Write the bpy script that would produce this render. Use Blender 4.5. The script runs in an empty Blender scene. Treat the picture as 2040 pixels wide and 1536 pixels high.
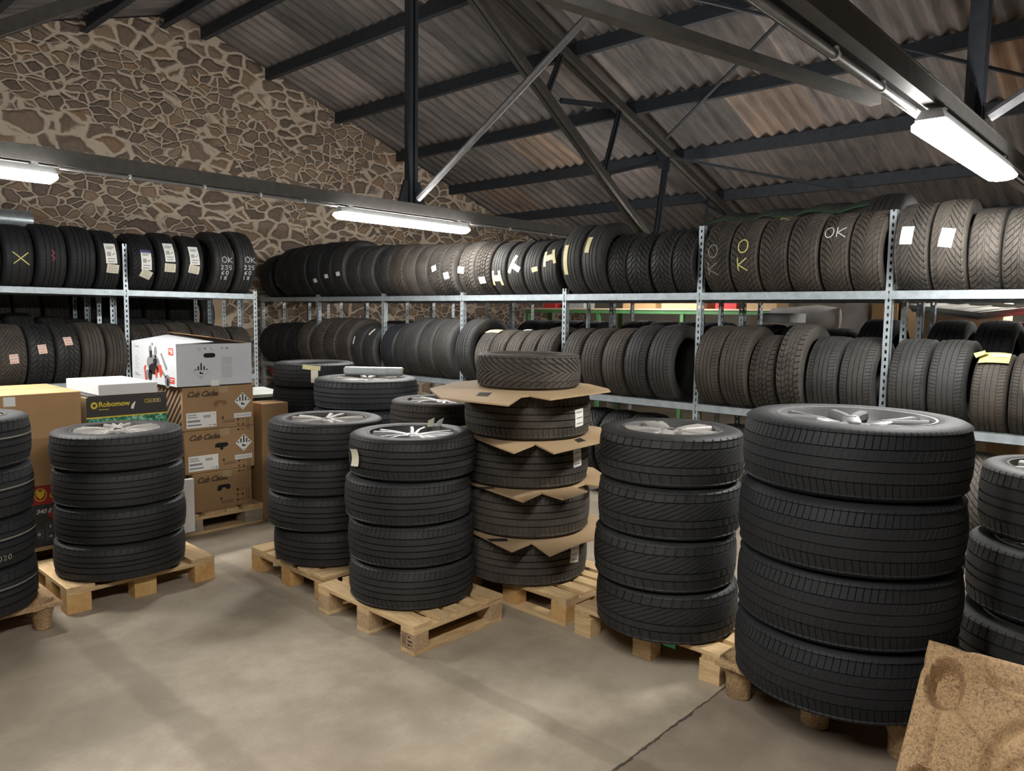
import bpy, bmesh, math, random
from mathutils import Vector, Matrix
rnd = random.Random(7)
PI = math.pi
SC = bpy.context.scene
COL = SC.collection
K = 1.1                                   # the hall is measured about the eye point (0, 0, 1.6)
def far(x, y, z): return Vector((K*x, K*y, 1.6 + K*(z - 1.6)))
ORD = ['first','second','third','fourth','fifth','sixth','seventh','eighth','ninth','tenth','eleventh','twelfth']

# ------------------------------------------------------------------ materials
MATS = {}
def new_mat(name):
    m = bpy.data.materials.new(name); m.use_nodes = True
    nt = m.node_tree; b = nt.nodes['Principled BSDF']
    MATS[name] = m
    return m, nt, b
def N(nt, t, **kw):
    n = nt.nodes.new(t)
    for k, v in kw.items():
        if k in n.inputs: n.inputs[k].default_value = v
        else: setattr(n, k, v)
    return n
def L(nt, a, b): nt.links.new(a, b)
def ramp(nt, fac, stops):
    r = nt.nodes.new('ShaderNodeValToRGB')
    el = r.color_ramp.elements
    while len(el) < len(stops): el.new(0.5)
    for e, (p, c) in zip(el, stops):
        e.position = p; e.color = (c[0], c[1], c[2], 1)
    L(nt, fac, r.inputs['Fac']); return r
def mix(nt, fac, a, b, mode='MIX'):
    n = nt.nodes.new('ShaderNodeMix'); n.data_type = 'RGBA'; n.blend_type = mode
    for sock, v in ((n.inputs[0], fac), (n.inputs[6], a), (n.inputs[7], b)):
        if hasattr(v, 'links') or hasattr(v, 'is_linked'): L(nt, v, sock)
        elif isinstance(v, (tuple, list)): sock.default_value = (v[0], v[1], v[2], 1)
        else: sock.default_value = v
    return n.outputs[2]
def math_n(nt, op, a, b=None, c=None):
    n = nt.nodes.new('ShaderNodeMath'); n.operation = op
    for i, v in enumerate((a, b, c)):
        if v is None: continue
        if hasattr(v, 'is_linked'): L(nt, v, n.inputs[i])
        else: n.inputs[i].default_value = v
    return n.outputs[0]
def coords(nt, kind='Object', scale=(1,1,1), rot=(0,0,0)):
    tc = nt.nodes.new('ShaderNodeTexCoord'); mp = nt.nodes.new('ShaderNodeMapping')
    mp.inputs['Scale'].default_value = scale; mp.inputs['Rotation'].default_value = rot
    L(nt, tc.outputs[kind], mp.inputs['Vector']); return mp.outputs['Vector']
def bump(nt, b, height, strength=.3, dist=.01):
    n = nt.nodes.new('ShaderNodeBump'); n.inputs['Strength'].default_value = strength; n.inputs['Distance'].default_value = dist
    L(nt, height, n.inputs['Height']); L(nt, n.outputs['Normal'], b.inputs['Normal'])
def noise(nt, vec, scale, detail=4, rough=.55):
    n = nt.nodes.new('ShaderNodeTexNoise'); n.inputs['Scale'].default_value = scale
    n.inputs['Detail'].default_value = detail; n.inputs['Roughness'].default_value = rough
    if vec is not None: L(nt, vec, n.inputs['Vector'])
    return n
def plain(name, col, rough=.6, metal=0.0, var=.12, sc=8):
    m, nt, b = new_mat(name)
    v = coords(nt); nz = noise(nt, v, sc)
    lo = tuple(c*(1-var) for c in col); hi = tuple(min(1, c*(1+var)) for c in col)
    r = ramp(nt, nz.outputs['Fac'], [(.3, lo), (.7, hi)])
    L(nt, r.outputs['Color'], b.inputs['Base Color'])
    b.inputs['Roughness'].default_value = rough; b.inputs['Metallic'].default_value = metal
    return m
def rubber(name, base, dust, amount, rough=.62):
    m, nt, b = new_mat(name)
    v = coords(nt); oi = nt.nodes.new('ShaderNodeObjectInfo')
    add = nt.nodes.new('ShaderNodeVectorMath'); add.operation = 'ADD'
    cmb = nt.nodes.new('ShaderNodeCombineXYZ')
    r100 = math_n(nt, 'MULTIPLY', oi.outputs['Random'], 37.0)
    for k in range(3): L(nt, r100, cmb.inputs[k])
    L(nt, v, add.inputs[0]); L(nt, cmb.outputs[0], add.inputs[1])
    n1 = noise(nt, add.outputs[0], 5, 5); n2 = noise(nt, add.outputs[0], 90, 3)
    s = math_n(nt, 'MULTIPLY_ADD', n2.outputs['Fac'], .35, n1.outputs['Fac'])
    var = math_n(nt, 'MULTIPLY_ADD', oi.outputs['Random'], .22, s)
    r = ramp(nt, var, [(.55, (0,0,0)), (1.0, (1,1,1))])
    fac = math_n(nt, 'MULTIPLY', r.outputs['Color'], amount)
    c = mix(nt, fac, base, dust)
    n3 = noise(nt, add.outputs[0], 230, 2, .5)
    spk = ramp(nt, n3.outputs['Fac'], [(.70, (0,0,0)), (.76, (1,1,1))])
    c = mix(nt, math_n(nt, 'MULTIPLY', spk.outputs['Color'], .55), c, (.20,.19,.17))
    L(nt, c, b.inputs['Base Color'])
    b.inputs['Roughness'].default_value = rough
    b.inputs['Specular IOR Level'].default_value = .4
    bump(nt, b, n2.outputs['Fac'], .12, .003)
    return m
rubber('rubber_black', (.0125,.013,.014), (.042,.041,.039), .5)
rubber('rubber_new', (.0080,.0085,.0100), (.021,.0215,.023), .4, .68)
rubber('rubber_grey', (.020,.020,.020), (.058,.054,.050), .65, .7)
rubber('rubber_brown', (.025,.0215,.0185), (.075,.062,.049), .75, .75)
rubber('rubber_dusty_lit', (.040,.036,.032), (.115,.100,.083), .8, .8)  # dusty rubber, also used for tyres painted as if lit
rubber('rubber_blue', (.0125,.014,.0175), (.040,.042,.048), .55, .6)
rubber('rubber_stack', (.030,.0265,.0225), (.095,.082,.066), .8, .75)
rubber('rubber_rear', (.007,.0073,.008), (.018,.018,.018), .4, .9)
def steel(name, col, rough, metal, streak=.25):
    m, nt, b = new_mat(name)
    v = coords(nt); n1 = noise(nt, v, 14, 5); n2 = noise(nt, v, 160, 2)
    s = math_n(nt, 'MULTIPLY_ADD', n2.outputs['Fac'], .4, n1.outputs['Fac'])
    r = ramp(nt, s, [(.4, tuple(c*(1-streak) for c in col)), (.95, tuple(min(1, c*(1+streak)) for c in col))])
    L(nt, r.outputs['Color'], b.inputs['Base Color'])
    b.inputs['Metallic'].default_value = metal; b.inputs['Roughness'].default_value = rough
    return m
steel('galvanised', (.40,.455,.49), .42, .5)
steel('structural_steel', (.042,.050,.062), .6, .25)
steel('tie_steel', (.085,.080,.074), .6, .25)
steel('conduit_steel', (.24,.235,.235), .42, .5)
steel('brace_steel', (.13,.13,.135), .45, .4)
steel('alloy_silver', (.36,.34,.315), .48, .4, .08)
steel('alloy_grey', (.26,.26,.265), .36, .6, .1)
steel('alloy_barrel', (.055,.053,.05), .6, .3, .15)
steel('alloy_barrel_grey', (.20,.20,.205), .45, .5, .15)
steel('alloy_dark', (.045,.045,.05), .35, .6, .1)
steel('alloy_machined', (.30,.30,.305), .46, .5, .05)
steel('duct_steel', (.55,.62,.66), .35, .7)
def cardboard(name, col):
    m, nt, b = new_mat(name)
    v = coords(nt); n1 = noise(nt, v, 4, 4); n2 = noise(nt, coords(nt, 'Object', (1,1,14)), 60, 2)
    s = math_n(nt, 'MULTIPLY_ADD', n2.outputs['Fac'], .25, n1.outputs['Fac'])
    r = ramp(nt, s, [(.35, tuple(c*.88 for c in col)), (.95, tuple(c*1.1 for c in col))])
    L(nt, r.outputs['Color'], b.inputs['Base Color']); b.inputs['Roughness'].default_value = .8
    return m
cardboard('cardboard', (.33,.20,.095)); cardboard('cardboard_light', (.40,.275,.15)); cardboard('cardboard_big', (.42,.25,.115))
def wood(name, dark, light, sc=(1,1,1)):
    m, nt, b = new_mat(name)
    oi = nt.nodes.new('ShaderNodeObjectInfo')
    v = coords(nt, 'Object', sc)
    add = nt.nodes.new('ShaderNodeVectorMath'); add.operation = 'ADD'
    cmb = nt.nodes.new('ShaderNodeCombineXYZ'); r5 = math_n(nt, 'MULTIPLY', oi.outputs['Random'], 9.0)
    for k in range(3): L(nt, r5, cmb.inputs[k])
    L(nt, v, add.inputs[0]); L(nt, cmb.outputs[0], add.inputs[1])
    n1 = noise(nt, add.outputs[0], 9, 5, .6)
    n3 = noise(nt, add.outputs[0], 2.2, 2)
    s = math_n(nt, 'MULTIPLY_ADD', n3.outputs['Fac'], .5, n1.outputs['Fac'])
    s = math_n(nt, 'MULTIPLY_ADD', oi.outputs['Random'], .25, s)
    r = ramp(nt, s, [(.5, dark), (1.05, light)])
    L(nt, r.outputs['Color'], b.inputs['Base Color']); b.inputs['Roughness'].default_value = .75
    bump(nt, b, n1.outputs['Fac'], .25, .003)
    return m
wood('wood_y', (.36,.22,.095), (.66,.47,.25), (9,1.2,9)); wood('wood_x', (.36,.22,.095), (.66,.47,.25), (1.2,9,9))
wood('wood_orange', (.42,.22,.07), (.62,.38,.15), (3,3,3)); wood('wood_grey', (.25,.21,.165), (.42,.35,.27), (3,3,9))
def chips(name, dark, light):
    m, nt, b = new_mat(name)
    v = coords(nt)
    nd = noise(nt, v, 30, 3); ad = nt.nodes.new('ShaderNodeVectorMath'); ad.operation = 'MULTIPLY_ADD'
    ad.inputs[1].default_value = (.05,.05,.05); L(nt, nd.outputs['Color'], ad.inputs[0]); L(nt, v, ad.inputs[2])
    vo = nt.nodes.new('ShaderNodeTexVoronoi'); vo.inputs['Scale'].default_value = 130; L(nt, ad.outputs[0], vo.inputs['Vector'])
    n1 = noise(nt, ad.outputs[0], 110, 4, .7); n0 = noise(nt, v, 6, 3)
    s = math_n(nt, 'MULTIPLY_ADD', vo.outputs['Distance'], .45, n1.outputs['Fac'])
    s = math_n(nt, 'MULTIPLY_ADD', n0.outputs['Fac'], .35, s)
    r = ramp(nt, s, [(.5, dark), (.75, tuple((a+c)/2 for a, c in zip(dark, light))), (1.05, light)])
    L(nt, r.outputs['Color'], b.inputs['Base Color']); b.inputs['Roughness'].default_value = .85
    bump(nt, b, s, .5, .006)
    return m
chips('chipboard', (.070,.036,.015), (.44,.285,.145)); chips('chip_block', (.25,.15,.075), (.52,.36,.21))
def emission(name, col, strength):
    m, nt, b = new_mat(name)
    b.inputs['Base Color'].default_value = (.9,.9,.9,1)
    b.inputs['Emission Color'].default_value = (*col, 1); b.inputs['Emission Strength'].default_value = strength
    return m
emission('lamp_glow', (1,.98,.94), 60.0)
plain('lamp_housing', (.42,.43,.43), .5)
plain('white_paper', (.78,.78,.74), .6, 0, .04); plain('cream_paper', (.66,.62,.48), .7, 0, .06)
plain('masking_tape', (.62,.56,.30), .6, 0, .1, 30); plain('pink_paper', (.68,.46,.38), .7, 0, .05)
plain('chalk_white', (.62,.64,.62), .9, 0, .3, 60); plain('chalk_yellow', (.60,.56,.20), .9, 0, .25, 60); plain('chalk_red', (.30,.05,.06), .9)
plain('chalk_faint', (.24,.23,.18), .9, 0, .3, 60)
plain('ink_black', (.012,.012,.013), .6); plain('ink_brown', (.05,.028,.015), .7); plain('ink_grey', (.22,.22,.23), .7); plain('ink_faint', (.40,.40,.40), .7)
plain('white_box', (.60,.62,.65), .55, 0, .03); plain('foam_white', (.70,.69,.67), .7, 0, .02)
plain('print_dark', (.035,.030,.028), .45); plain('print_yellow', (.72,.55,.03), .5); plain('print_red', (.62,.07,.035), .5); plain('wolf_red', (.40,.03,.03), .5)
plain('wolf_grey', (.055,.052,.05), .5); plain('tan_board', (.50,.38,.25), .7); plain('green_paint', (.05,.15,.05), .6)
plain('red_plastic', (.45,.03,.03), .4); plain('grey_plastic', (.30,.30,.29), .5); plain('tape_clear', (.42,.30,.18), .12)
plain('foil_roll', (.55,.60,.60), .2, .35, .1, 30); plain('paper_core', (.40,.36,.26), .8)
plain('yellow_film', (.62,.58,.24), .35, 0, .15, 20); plain('clip_white', (.75,.75,.75), .5); plain('green_mark', (.02,.42,.15), .5)
plain('hole_dark', (.010,.009,.008), .9); plain('net_green', (.022,.030,.023), .85, 0, .4, 40); plain('net_edge', (.03,.13,.035), .7)
plain('wrap_film', (.36,.34,.33), .25, 0, .2, 5); plain('tray_grey', (.27,.26,.23), .5, 0, .15, 4); plain('crate_black', (.02,.02,.02), .5); plain('tray_pale', (.52,.54,.50), .5)
plain('blue_bag', (.05,.07,.20), .5); plain('wall_plain', (.40,.36,.30), .9, 0, .1, 2)
plain('rib_line', (.26,.25,.20), .7)
def flower():
    m, nt, b = new_mat('garden_print')
    v = coords(nt); 
    vo = nt.nodes.new('ShaderNodeTexVoronoi'); vo.inputs['Scale'].default_value = 55; L(nt, v, vo.inputs['Vector'])
    n1 = noise(nt, v, 26, 5, .7); s = math_n(nt, 'MULTIPLY_ADD', vo.outputs['Distance'], .5, n1.outputs['Fac'])
    g = ramp(nt, s, [(.45, (.004,.03,.018)), (.62, (.01,.13,.07)), (.8, (.06,.32,.17)), (.97, (.45,.6,.5))])
    n2 = noise(nt, v, 40, 3); fl = ramp(nt, n2.outputs['Fac'], [(.42, (.25,.10,.22)), (.56, (.62,.38,.58)), (.7, (.8,.7,.8))])
    sep = nt.nodes.new('ShaderNodeSeparateXYZ'); L(nt, v, sep.inputs[0])
    n3 = noise(nt, v, 9, 2); xx = math_n(nt, 'MULTIPLY_ADD', n3.outputs['Fac'], .12, sep.outputs['X'])
    zz = math_n(nt, 'MULTIPLY_ADD', n3.outputs['Fac'], .10, sep.outputs['Z'])
    mx = math_n(nt, 'LESS_THAN', xx, -.055); mz = math_n(nt, 'LESS_THAN', zz, .955 - .05)
    msk = math_n(nt, 'MULTIPLY', mx, mz)
    c = mix(nt, msk, g.outputs['Color'], fl.outputs['Color'])
    L(nt, c, b.inputs['Base Color']); b.inputs['Roughness'].default_value = .4
flower()
def stripes():
    m, nt, b = new_mat('striped_side')
    v = coords(nt); sep = nt.nodes.new('ShaderNodeSeparateXYZ'); L(nt, v, sep.inputs[0])
    a = math_n(nt, 'MULTIPLY_ADD', sep.outputs['Z'], 1.0, math_n(nt, 'MULTIPLY', sep.outputs['Y'], 1.0))
    w = math_n(nt, 'FRACT', math_n(nt, 'MULTIPLY', a, 16.0))
    k = math_n(nt, 'LESS_THAN', w, .6)
    c = mix(nt, k, (.33,.20,.095), (.02,.016,.014))
    L(nt, c, b.inputs['Base Color']); b.inputs['Roughness'].default_value = .7
stripes()
def floor_mat():
    m, nt, b = new_mat('concrete_floor')
    v = coords(nt)
    n1 = noise(nt, v, .8, 5, .6); n2 = noise(nt, v, 5.5, 6, .65); n3 = noise(nt, v, 60, 3)
    s = math_n(nt, 'MULTIPLY_ADD', n2.outputs['Fac'], .55, n1.outputs['Fac'])
    s = math_n(nt, 'MULTIPLY_ADD', n3.outputs['Fac'], .12, s)
    r = ramp(nt, s, [(.55, (.215,.172,.124)), (.82, (.325,.272,.205)), (1.1, (.43,.37,.285))])
    # scuffs
    vs = coords(nt, 'Object', (2.2, 26, 1), (0,0,.5)); n4 = noise(nt, vs, 1.6, 3, .5)
    sc = ramp(nt, n4.outputs['Fac'], [(.70, (0,0,0)), (.78, (1,1,1))])
    c = mix(nt, math_n(nt, 'MULTIPLY', sc.outputs['Color'], .22), r.outputs['Color'], (.46,.42,.35))
    # the joint along the slab edge
    sep = nt.nodes.new('ShaderNodeSeparateXYZ'); L(nt, v, sep.inputs[0])
    n5 = noise(nt, v, 7, 4, .7)
    yy = math_n(nt, 'MULTIPLY_ADD', n5.outputs['Fac'], .05, sep.outputs['Y'])
    d = math_n(nt, 'ABSOLUTE', math_n(nt, 'SUBTRACT', yy, 1.472))
    n6 = noise(nt, v, 14, 3); wd = math_n(nt, 'MULTIPLY_ADD', n6.outputs['Fac'], .018, -.0035)
    k = math_n(nt, 'LESS_THAN', d, wd)
    c = mix(nt, math_n(nt, 'MULTIPLY', k, .85), c, (.035,.030,.025))
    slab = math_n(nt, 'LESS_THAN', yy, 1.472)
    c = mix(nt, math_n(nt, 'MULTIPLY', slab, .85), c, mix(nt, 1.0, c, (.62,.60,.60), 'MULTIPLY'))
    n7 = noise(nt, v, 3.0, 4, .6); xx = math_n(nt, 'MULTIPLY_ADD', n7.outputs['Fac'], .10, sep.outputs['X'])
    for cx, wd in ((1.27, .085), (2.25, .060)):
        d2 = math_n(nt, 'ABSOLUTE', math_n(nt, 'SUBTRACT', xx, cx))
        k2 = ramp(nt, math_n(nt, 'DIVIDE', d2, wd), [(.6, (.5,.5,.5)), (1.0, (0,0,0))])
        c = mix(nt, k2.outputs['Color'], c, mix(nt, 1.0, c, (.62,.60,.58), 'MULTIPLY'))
    L(nt, c, b.inputs['Base Color'])
    rr = ramp(nt, n2.outputs['Fac'], [(.3, (.5,.5,.5)), (.7, (.75,.75,.75))]); L(nt, rr.outputs['Color'], b.inputs['Roughness'])
    bump(nt, b, s, .12, .01)
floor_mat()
def stone_mat():
    m, nt, b = new_mat('stone_wall')
    tc = coords(nt, 'Object', (1,1,1))
    nd = noise(nt, tc, 2.6, 3); sub = nt.nodes.new('ShaderNodeVectorMath'); sub.operation = 'MULTIPLY_ADD'
    sub.inputs[1].default_value = (.22,.0,.22); L(nt, nd.outputs['Color'], sub.inputs[0]); L(nt, tc, sub.inputs[2])
    mp = nt.nodes.new('ShaderNodeMapping'); mp.inputs['Scale'].default_value = (3.4, 0.0, 5.9); L(nt, sub.outputs[0], mp.inputs['Vector'])
    def vor(feature, scale):
        vo = nt.nodes.new('ShaderNodeTexVoronoi'); vo.feature = feature; vo.inputs['Scale'].default_value = scale
        vo.inputs['Randomness'].default_value = .95; L(nt, mp.outputs[0], vo.inputs['Vector']); return vo
    e1 = vor('DISTANCE_TO_EDGE', 1.0); c1 = vor('F1', 1.0); e2 = vor('DISTANCE_TO_EDGE', 1.6); c2 = vor('F1', 1.6)
    big = noise(nt, tc, .9, 2); pick = ramp(nt, big.outputs['Fac'], [(.49, (0,0,0)), (.51, (1,1,1))])
    edge = mix(nt, pick.outputs['Color'], e1.outputs['Distance'], math_n(nt, 'MULTIPLY', e2.outputs['Distance'], 1.45))
    colr = mix(nt, pick.outputs['Color'], c1.outputs['Color'], c2.outputs['Color'])
    nf = noise(nt, tc, 22, 5, .65); nw = noise(nt, tc, 5, 3)
    ed = math_n(nt, 'MULTIPLY_ADD', math_n(nt, 'SUBTRACT', nf.outputs['Fac'], .5), .10, edge)
    ed = math_n(nt, 'MULTIPLY_ADD', math_n(nt, 'SUBTRACT', nw.outputs['Fac'], .5), .11, ed)
    mort = ramp(nt, ed, [(.050, (1,1,1)), (.105, (0,0,0))])
    sepc = nt.nodes.new('ShaderNodeSeparateColor'); L(nt, colr, sepc.inputs[0])
    st = ramp(nt, sepc.outputs[0], [(0, (.09,.066,.055)), (.3, (.165,.115,.085)), (.55, (.235,.175,.13)), (.8, (.34,.20,.105)), (1, (.42,.33,.25))])
    stn = mix(nt, .42, st.outputs['Color'], mix(nt, nf.outputs['Fac'], (.09,.068,.055), (.46,.365,.28)), 'MIX')
    mo = mix(nt, nw.outputs['Fac'], (.50,.41,.315), (.74,.63,.50))
    c = mix(nt, mort.outputs['Color'], stn, mo)
    L(nt, c, b.inputs['Base Color']); b.inputs['Roughness'].default_value = .9
    h = ramp(nt, ed, [(.0, (.1,.1,.1)), (.10, (.25,.25,.25)), (.22, (1,1,1))])
    hh = math_n(nt, 'MULTIPLY_ADD', nf.outputs['Fac'], .35, h.outputs['Color'])
    bump(nt, b, hh, .8, .035)
stone_mat()
def roof_mat():
    m, nt, b = new_mat('roof_sheet')
    v = coords(nt); sep = nt.nodes.new('ShaderNodeSeparateXYZ'); L(nt, v, sep.inputs[0])
    fx = math_n(nt, 'FLOOR', math_n(nt, 'MULTIPLY', sep.outputs['Y'], 1/.885)); fy = math_n(nt, 'FLOOR', math_n(nt, 'MULTIPLY_ADD', sep.outputs['X'], 1/1.17, .1))
    cmb = nt.nodes.new('ShaderNodeCombineXYZ'); L(nt, fx, cmb.inputs[0]); L(nt, fy, cmb.inputs[1])
    wn = nt.nodes.new('ShaderNodeTexWhiteNoise'); L(nt, cmb.outputs[0], wn.inputs['Vector'])
    r = ramp(nt, wn.outputs['Value'], [(0, (.100,.094,.093)), (.45, (.140,.127,.123)), (.75, (.180,.161,.155)), (.9, (.25,.22,.21)), (.975, (.25,.22,.21)), (1, (.23,.16,.11))])
    vs = coords(nt, 'Object', (.6, 9, 1)); n1 = noise(nt, vs, 2.4, 6, .7); n2 = noise(nt, v, 1.3, 4)
    s = math_n(nt, 'MULTIPLY_ADD', n2.outputs['Fac'], .6, n1.outputs['Fac'])
    d = ramp(nt, s, [(.5, (.45,.44,.43)), (.78, (1,1,1)), (1.05, (1.5,1.4,1.3))])
    c = mix(nt, 1.0, r.outputs['Color'], d.outputs['Color'], 'MULTIPLY')
    L(nt, c, b.inputs['Base Color']); b.inputs['Roughness'].default_value = .8
    bump(nt, b, n1.outputs['Fac'], .2, .01)
roof_mat()

# ------------------------------------------------------------------ mesh building
class MB:
    def __init__(s): s.v = []; s.f = []
    def face_loop(s, pts):
        i = len(s.v); s.v += [tuple(p) for p in pts]; s.f.append(tuple(range(i, i+len(pts))))
    def hexa(s, p):          # 8 points: bottom 4 ccw, top 4 ccw
        i = len(s.v); s.v += [tuple(q) for q in p]
        for f in ((3,2,1,0),(4,5,6,7),(0,1,5,4),(1,2,6,5),(2,3,7,6),(3,0,4,7)): s.f.append(tuple(i+k for k in f))
    def box(s, a, b):
        x0,x1 = sorted((a[0],b[0])); y0,y1 = sorted((a[1],b[1])); z0,z1 = sorted((a[2],b[2]))
        s.hexa([(x0,y0,z0),(x1,y0,z0),(x1,y1,z0),(x0,y1,z0),(x0,y0,z1),(x1,y0,z1),(x1,y1,z1),(x0,y1,z1)])
    def bar(s, a, b, w, h, up=(0,0,1)):       # rectangular bar from a to b
        a = Vector(a); b = Vector(b); d = (b-a).normalized(); up = Vector(up)
        sd = d.cross(up)
        if sd.length < 1e-4: sd = d.cross(Vector((1,0,0)))
        sd.normalize(); u = sd.cross(d).normalized()
        q = lambda p, i, j: p + sd*(i*w/2) + u*(j*h/2)
        s.hexa([q(a,-1,-1),q(b,-1,-1),q(b,1,-1),q(a,1,-1),q(a,-1,1),q(b,-1,1),q(b,1,1),q(a,1,1)])
    def tube(s, pts, r, n=10, cap=True):
        pts = [Vector(p) for p in pts]; i0 = len(s.v); prev = None
        for k, p in enumerate(pts):
            d = (pts[min(k+1, len(pts)-1)] - pts[max(k-1, 0)]).normalized()
            ref = Vector((0,0,1)) if abs(d.z) < .9 else Vector((1,0,0))
            u = d.cross(ref).normalized(); w = u.cross(d)
            rr = r[k] if isinstance(r, (list, tuple)) else r
            for j in range(n):
                a = 2*PI*j/n; s.v.append(tuple(p + u*(math.cos(a)*rr) + w*(math.sin(a)*rr)))
        for k in range(len(pts)-1):
            for j in range(n):
                a = i0+k*n+j; b2 = i0+k*n+(j+1) % n
                s.f.append((a, b2, b2+n, a+n))
        if cap:
            s.f.append(tuple(i0+j for j in range(n))[::-1]); e = i0+(len(pts)-1)*n
            s.f.append(tuple(e+j for j in range(n)))
    def lathe(s, prof, n=48, closed=False):   # prof: (r, z) about local z
        i0 = len(s.v); m = len(prof)
        for j in range(n):
            a = 2*PI*j/n
            for r, z in prof: s.v.append((r*math.cos(a), r*math.sin(a), z))
        for j in range(n):
            k2 = (j+1) % n
            for t in range(m-1 + (1 if closed else 0)):
                t2 = (t+1) % m
                s.f.append((i0+j*m+t, i0+k2*m+t, i0+k2*m+t2, i0+j*m+t2))
    def prism(s, poly, z0, z1):               # vertical prism over an xy polygon
        i = len(s.v); n = len(poly)
        s.v += [(x,y,z0) for x,y in poly] + [(x,y,z1) for x,y in poly]
        s.f.append(tuple(i+k for k in range(n))[::-1]); s.f.append(tuple(i+n+k for k in range(n)))
        for k in range(n):
            k2 = (k+1) % n; s.f.append((i+k, i+k2, i+n+k2, i+n+k))
    def mesh(s, name, smooth=None):
        me = bpy.data.meshes.new(name); me.from_pydata(s.v, [], s.f); me.validate()
        bm = bmesh.new(); bm.from_mesh(me); bmesh.ops.recalc_face_normals(bm, faces=bm.faces); bm.to_mesh(me); bm.free()
        if smooth is not None:
            me.shade_smooth(); me.set_sharp_from_angle(angle=math.radians(smooth))
        return me
    def build(s, name, mat, parent=None, smooth=None, bevel=0):
        me = s.mesh(name, smooth)
        if parent is not None:
            o = origin_of(parent)
            me.transform(Matrix.Translation(-o))
        ob = bpy.data.objects.new(name, me); COL.objects.link(ob)
        me.materials.append(MATS[mat] if isinstance(mat, str) else mat)
        if parent is not None: ob.parent = parent
        if bevel:
            md = ob.modifiers.new('bevel', 'BEVEL'); md.width = bevel; md.segments = 2; md.limit_method = 'ANGLE'
        return ob
ORIGIN = {}
def origin_of(o):
    while o.parent is not None: o = o.parent
    return Vector(ORIGIN.get(o.name, (0,0,0)))
def thing(name, label, cat, loc=(0,0,0), group=None, kind=None):
    e = bpy.data.objects.new(name, None); COL.objects.link(e); e.location = loc; e.empty_display_size = .1
    ORIGIN[e.name] = tuple(loc)
    return tag(e, label, cat, group, kind)
def tag(o, label=None, cat=None, group=None, kind=None):
    if label: o['label'] = label
    if cat: o['category'] = cat
    if group: o['group'] = group
    if kind: o['kind'] = kind
    return o
def copy_part(o, parent):
    c = o.copy(); COL.objects.link(c); c.parent = parent
    for ch in o.children: copy_part(ch, c)
    return c

def text_mesh(name, body, size, org, right, up, mat, parent, shear=0, bold=0, align='LEFT', spacing=1.0):
    cu = bpy.data.curves.new('txt', 'FONT'); cu.body = body; cu.size = size; cu.shear = shear; cu.offset = bold
    cu.align_x = align; cu.space_character = spacing; cu.resolution_u = 3
    t = bpy.data.objects.new('txt', cu); COL.objects.link(t)
    bpy.context.view_layer.update()
    dg = bpy.context.evaluated_depsgraph_get()
    me = bpy.data.meshes.new_from_object(t.evaluated_get(dg))
    bpy.data.objects.remove(t); bpy.data.curves.remove(cu)
    me.name = name
    right = Vector(right).normalized(); up = Vector(up).normalized(); nr = right.cross(up)
    M = Matrix((( right.x, up.x, nr.x, org[0]), (right.y, up.y, nr.y, org[1]), (right.z, up.z, nr.z, org[2]), (0,0,0,1)))
    me.transform(Matrix.Translation(-origin_of(parent)) @ M)
    me.materials.clear(); me.materials.append(MATS[mat])
    o = bpy.data.objects.new(name, me); COL.objects.link(o); o.parent = parent
    return o
class Face:
    """flat shapes on the face of a box: origin o, right r, up u; lifted by e"""
    def __init__(s, o, r, u, e=.0012):
        s.r = Vector(r).normalized(); s.u = Vector(u).normalized(); s.n = s.r.cross(s.u); s.o = Vector(o); s.e = e
    def p(s, x, y, lift=0): return s.o + s.r*x + s.u*y + s.n*(s.e + lift)
    def rects(s, name, rs, mat, parent, lift=0):
        m = MB()
        for x0,y0,x1,y1 in rs: m.face_loop([s.p(x0,y0,lift), s.p(x1,y0,lift), s.p(x1,y1,lift), s.p(x0,y1,lift)])
        return m.build(name, mat, parent)
    def polys(s, name, ps, mat, parent, lift=0):
        m = MB()
        for poly in ps: m.face_loop([s.p(x,y,lift) for x,y in poly])
        return m.build(name, mat, parent)
    def text(s, name, body, size, x, y, mat, parent, lift=0, **kw):
        return text_mesh(name, body, size, s.p(x,y,lift), s.r, s.u, mat, parent, **kw)
    def blob(s, cx, cy, rx, ry, n=16): return [(cx+rx*math.cos(2*PI*k/n), cy+ry*math.sin(2*PI*k/n)) for k in range(n)]

# ------------------------------------------------------------------ the hall
RZ = lambda x: 1.6 + K*(4.30 - .33*(x/K - 6.53) - 1.6) if x/K > 4.15 else 1.6 + K*(4.30 - .33*(8.3 - x/K - 6.53) - 1.6)
RIDGE = 4.15*K
X0, X1, Y0, Y1 = -4.3, 13.4, -5.2, 9.2*K
def struct(o): return tag(o, kind='structure')
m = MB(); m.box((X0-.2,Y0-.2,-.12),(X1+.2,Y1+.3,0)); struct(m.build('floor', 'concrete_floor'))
m = MB()
prof = [(X0,0),(X1,0),(X1,RZ(X1)-.02),(RIDGE,RZ(RIDGE)-.02),(X0,RZ(X0)-.02)]
i = len(m.v); n = len(prof)
m.v += [(x,Y1,z) for x,z in prof] + [(x,Y1+.3,z) for x,z in prof]
m.f += [tuple(range(n)), tuple(range(2*n-1,n-1,-1))] + [(k,(k+1)%n,(k+1)%n+n,k+n) for k in range(n)]
struct(m.build('wall_back', 'stone_wall'))
m = MB(); m.v = [(x,Y0,z) for x,z in prof] + [(x,Y0-.25,z) for x,z in prof]; m.f = [tuple(range(n)), tuple(range(2*n-1,n-1,-1))] + [(k,(k+1)%n,(k+1)%n+n,k+n) for k in range(n)]
struct(m.build('wall_front', 'wall_plain'))
m = MB(); m.box((X0-.25,Y0,0),(X0,Y1,RZ(X0)+.05)); struct(m.build('wall_left', 'wall_plain'))
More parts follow.
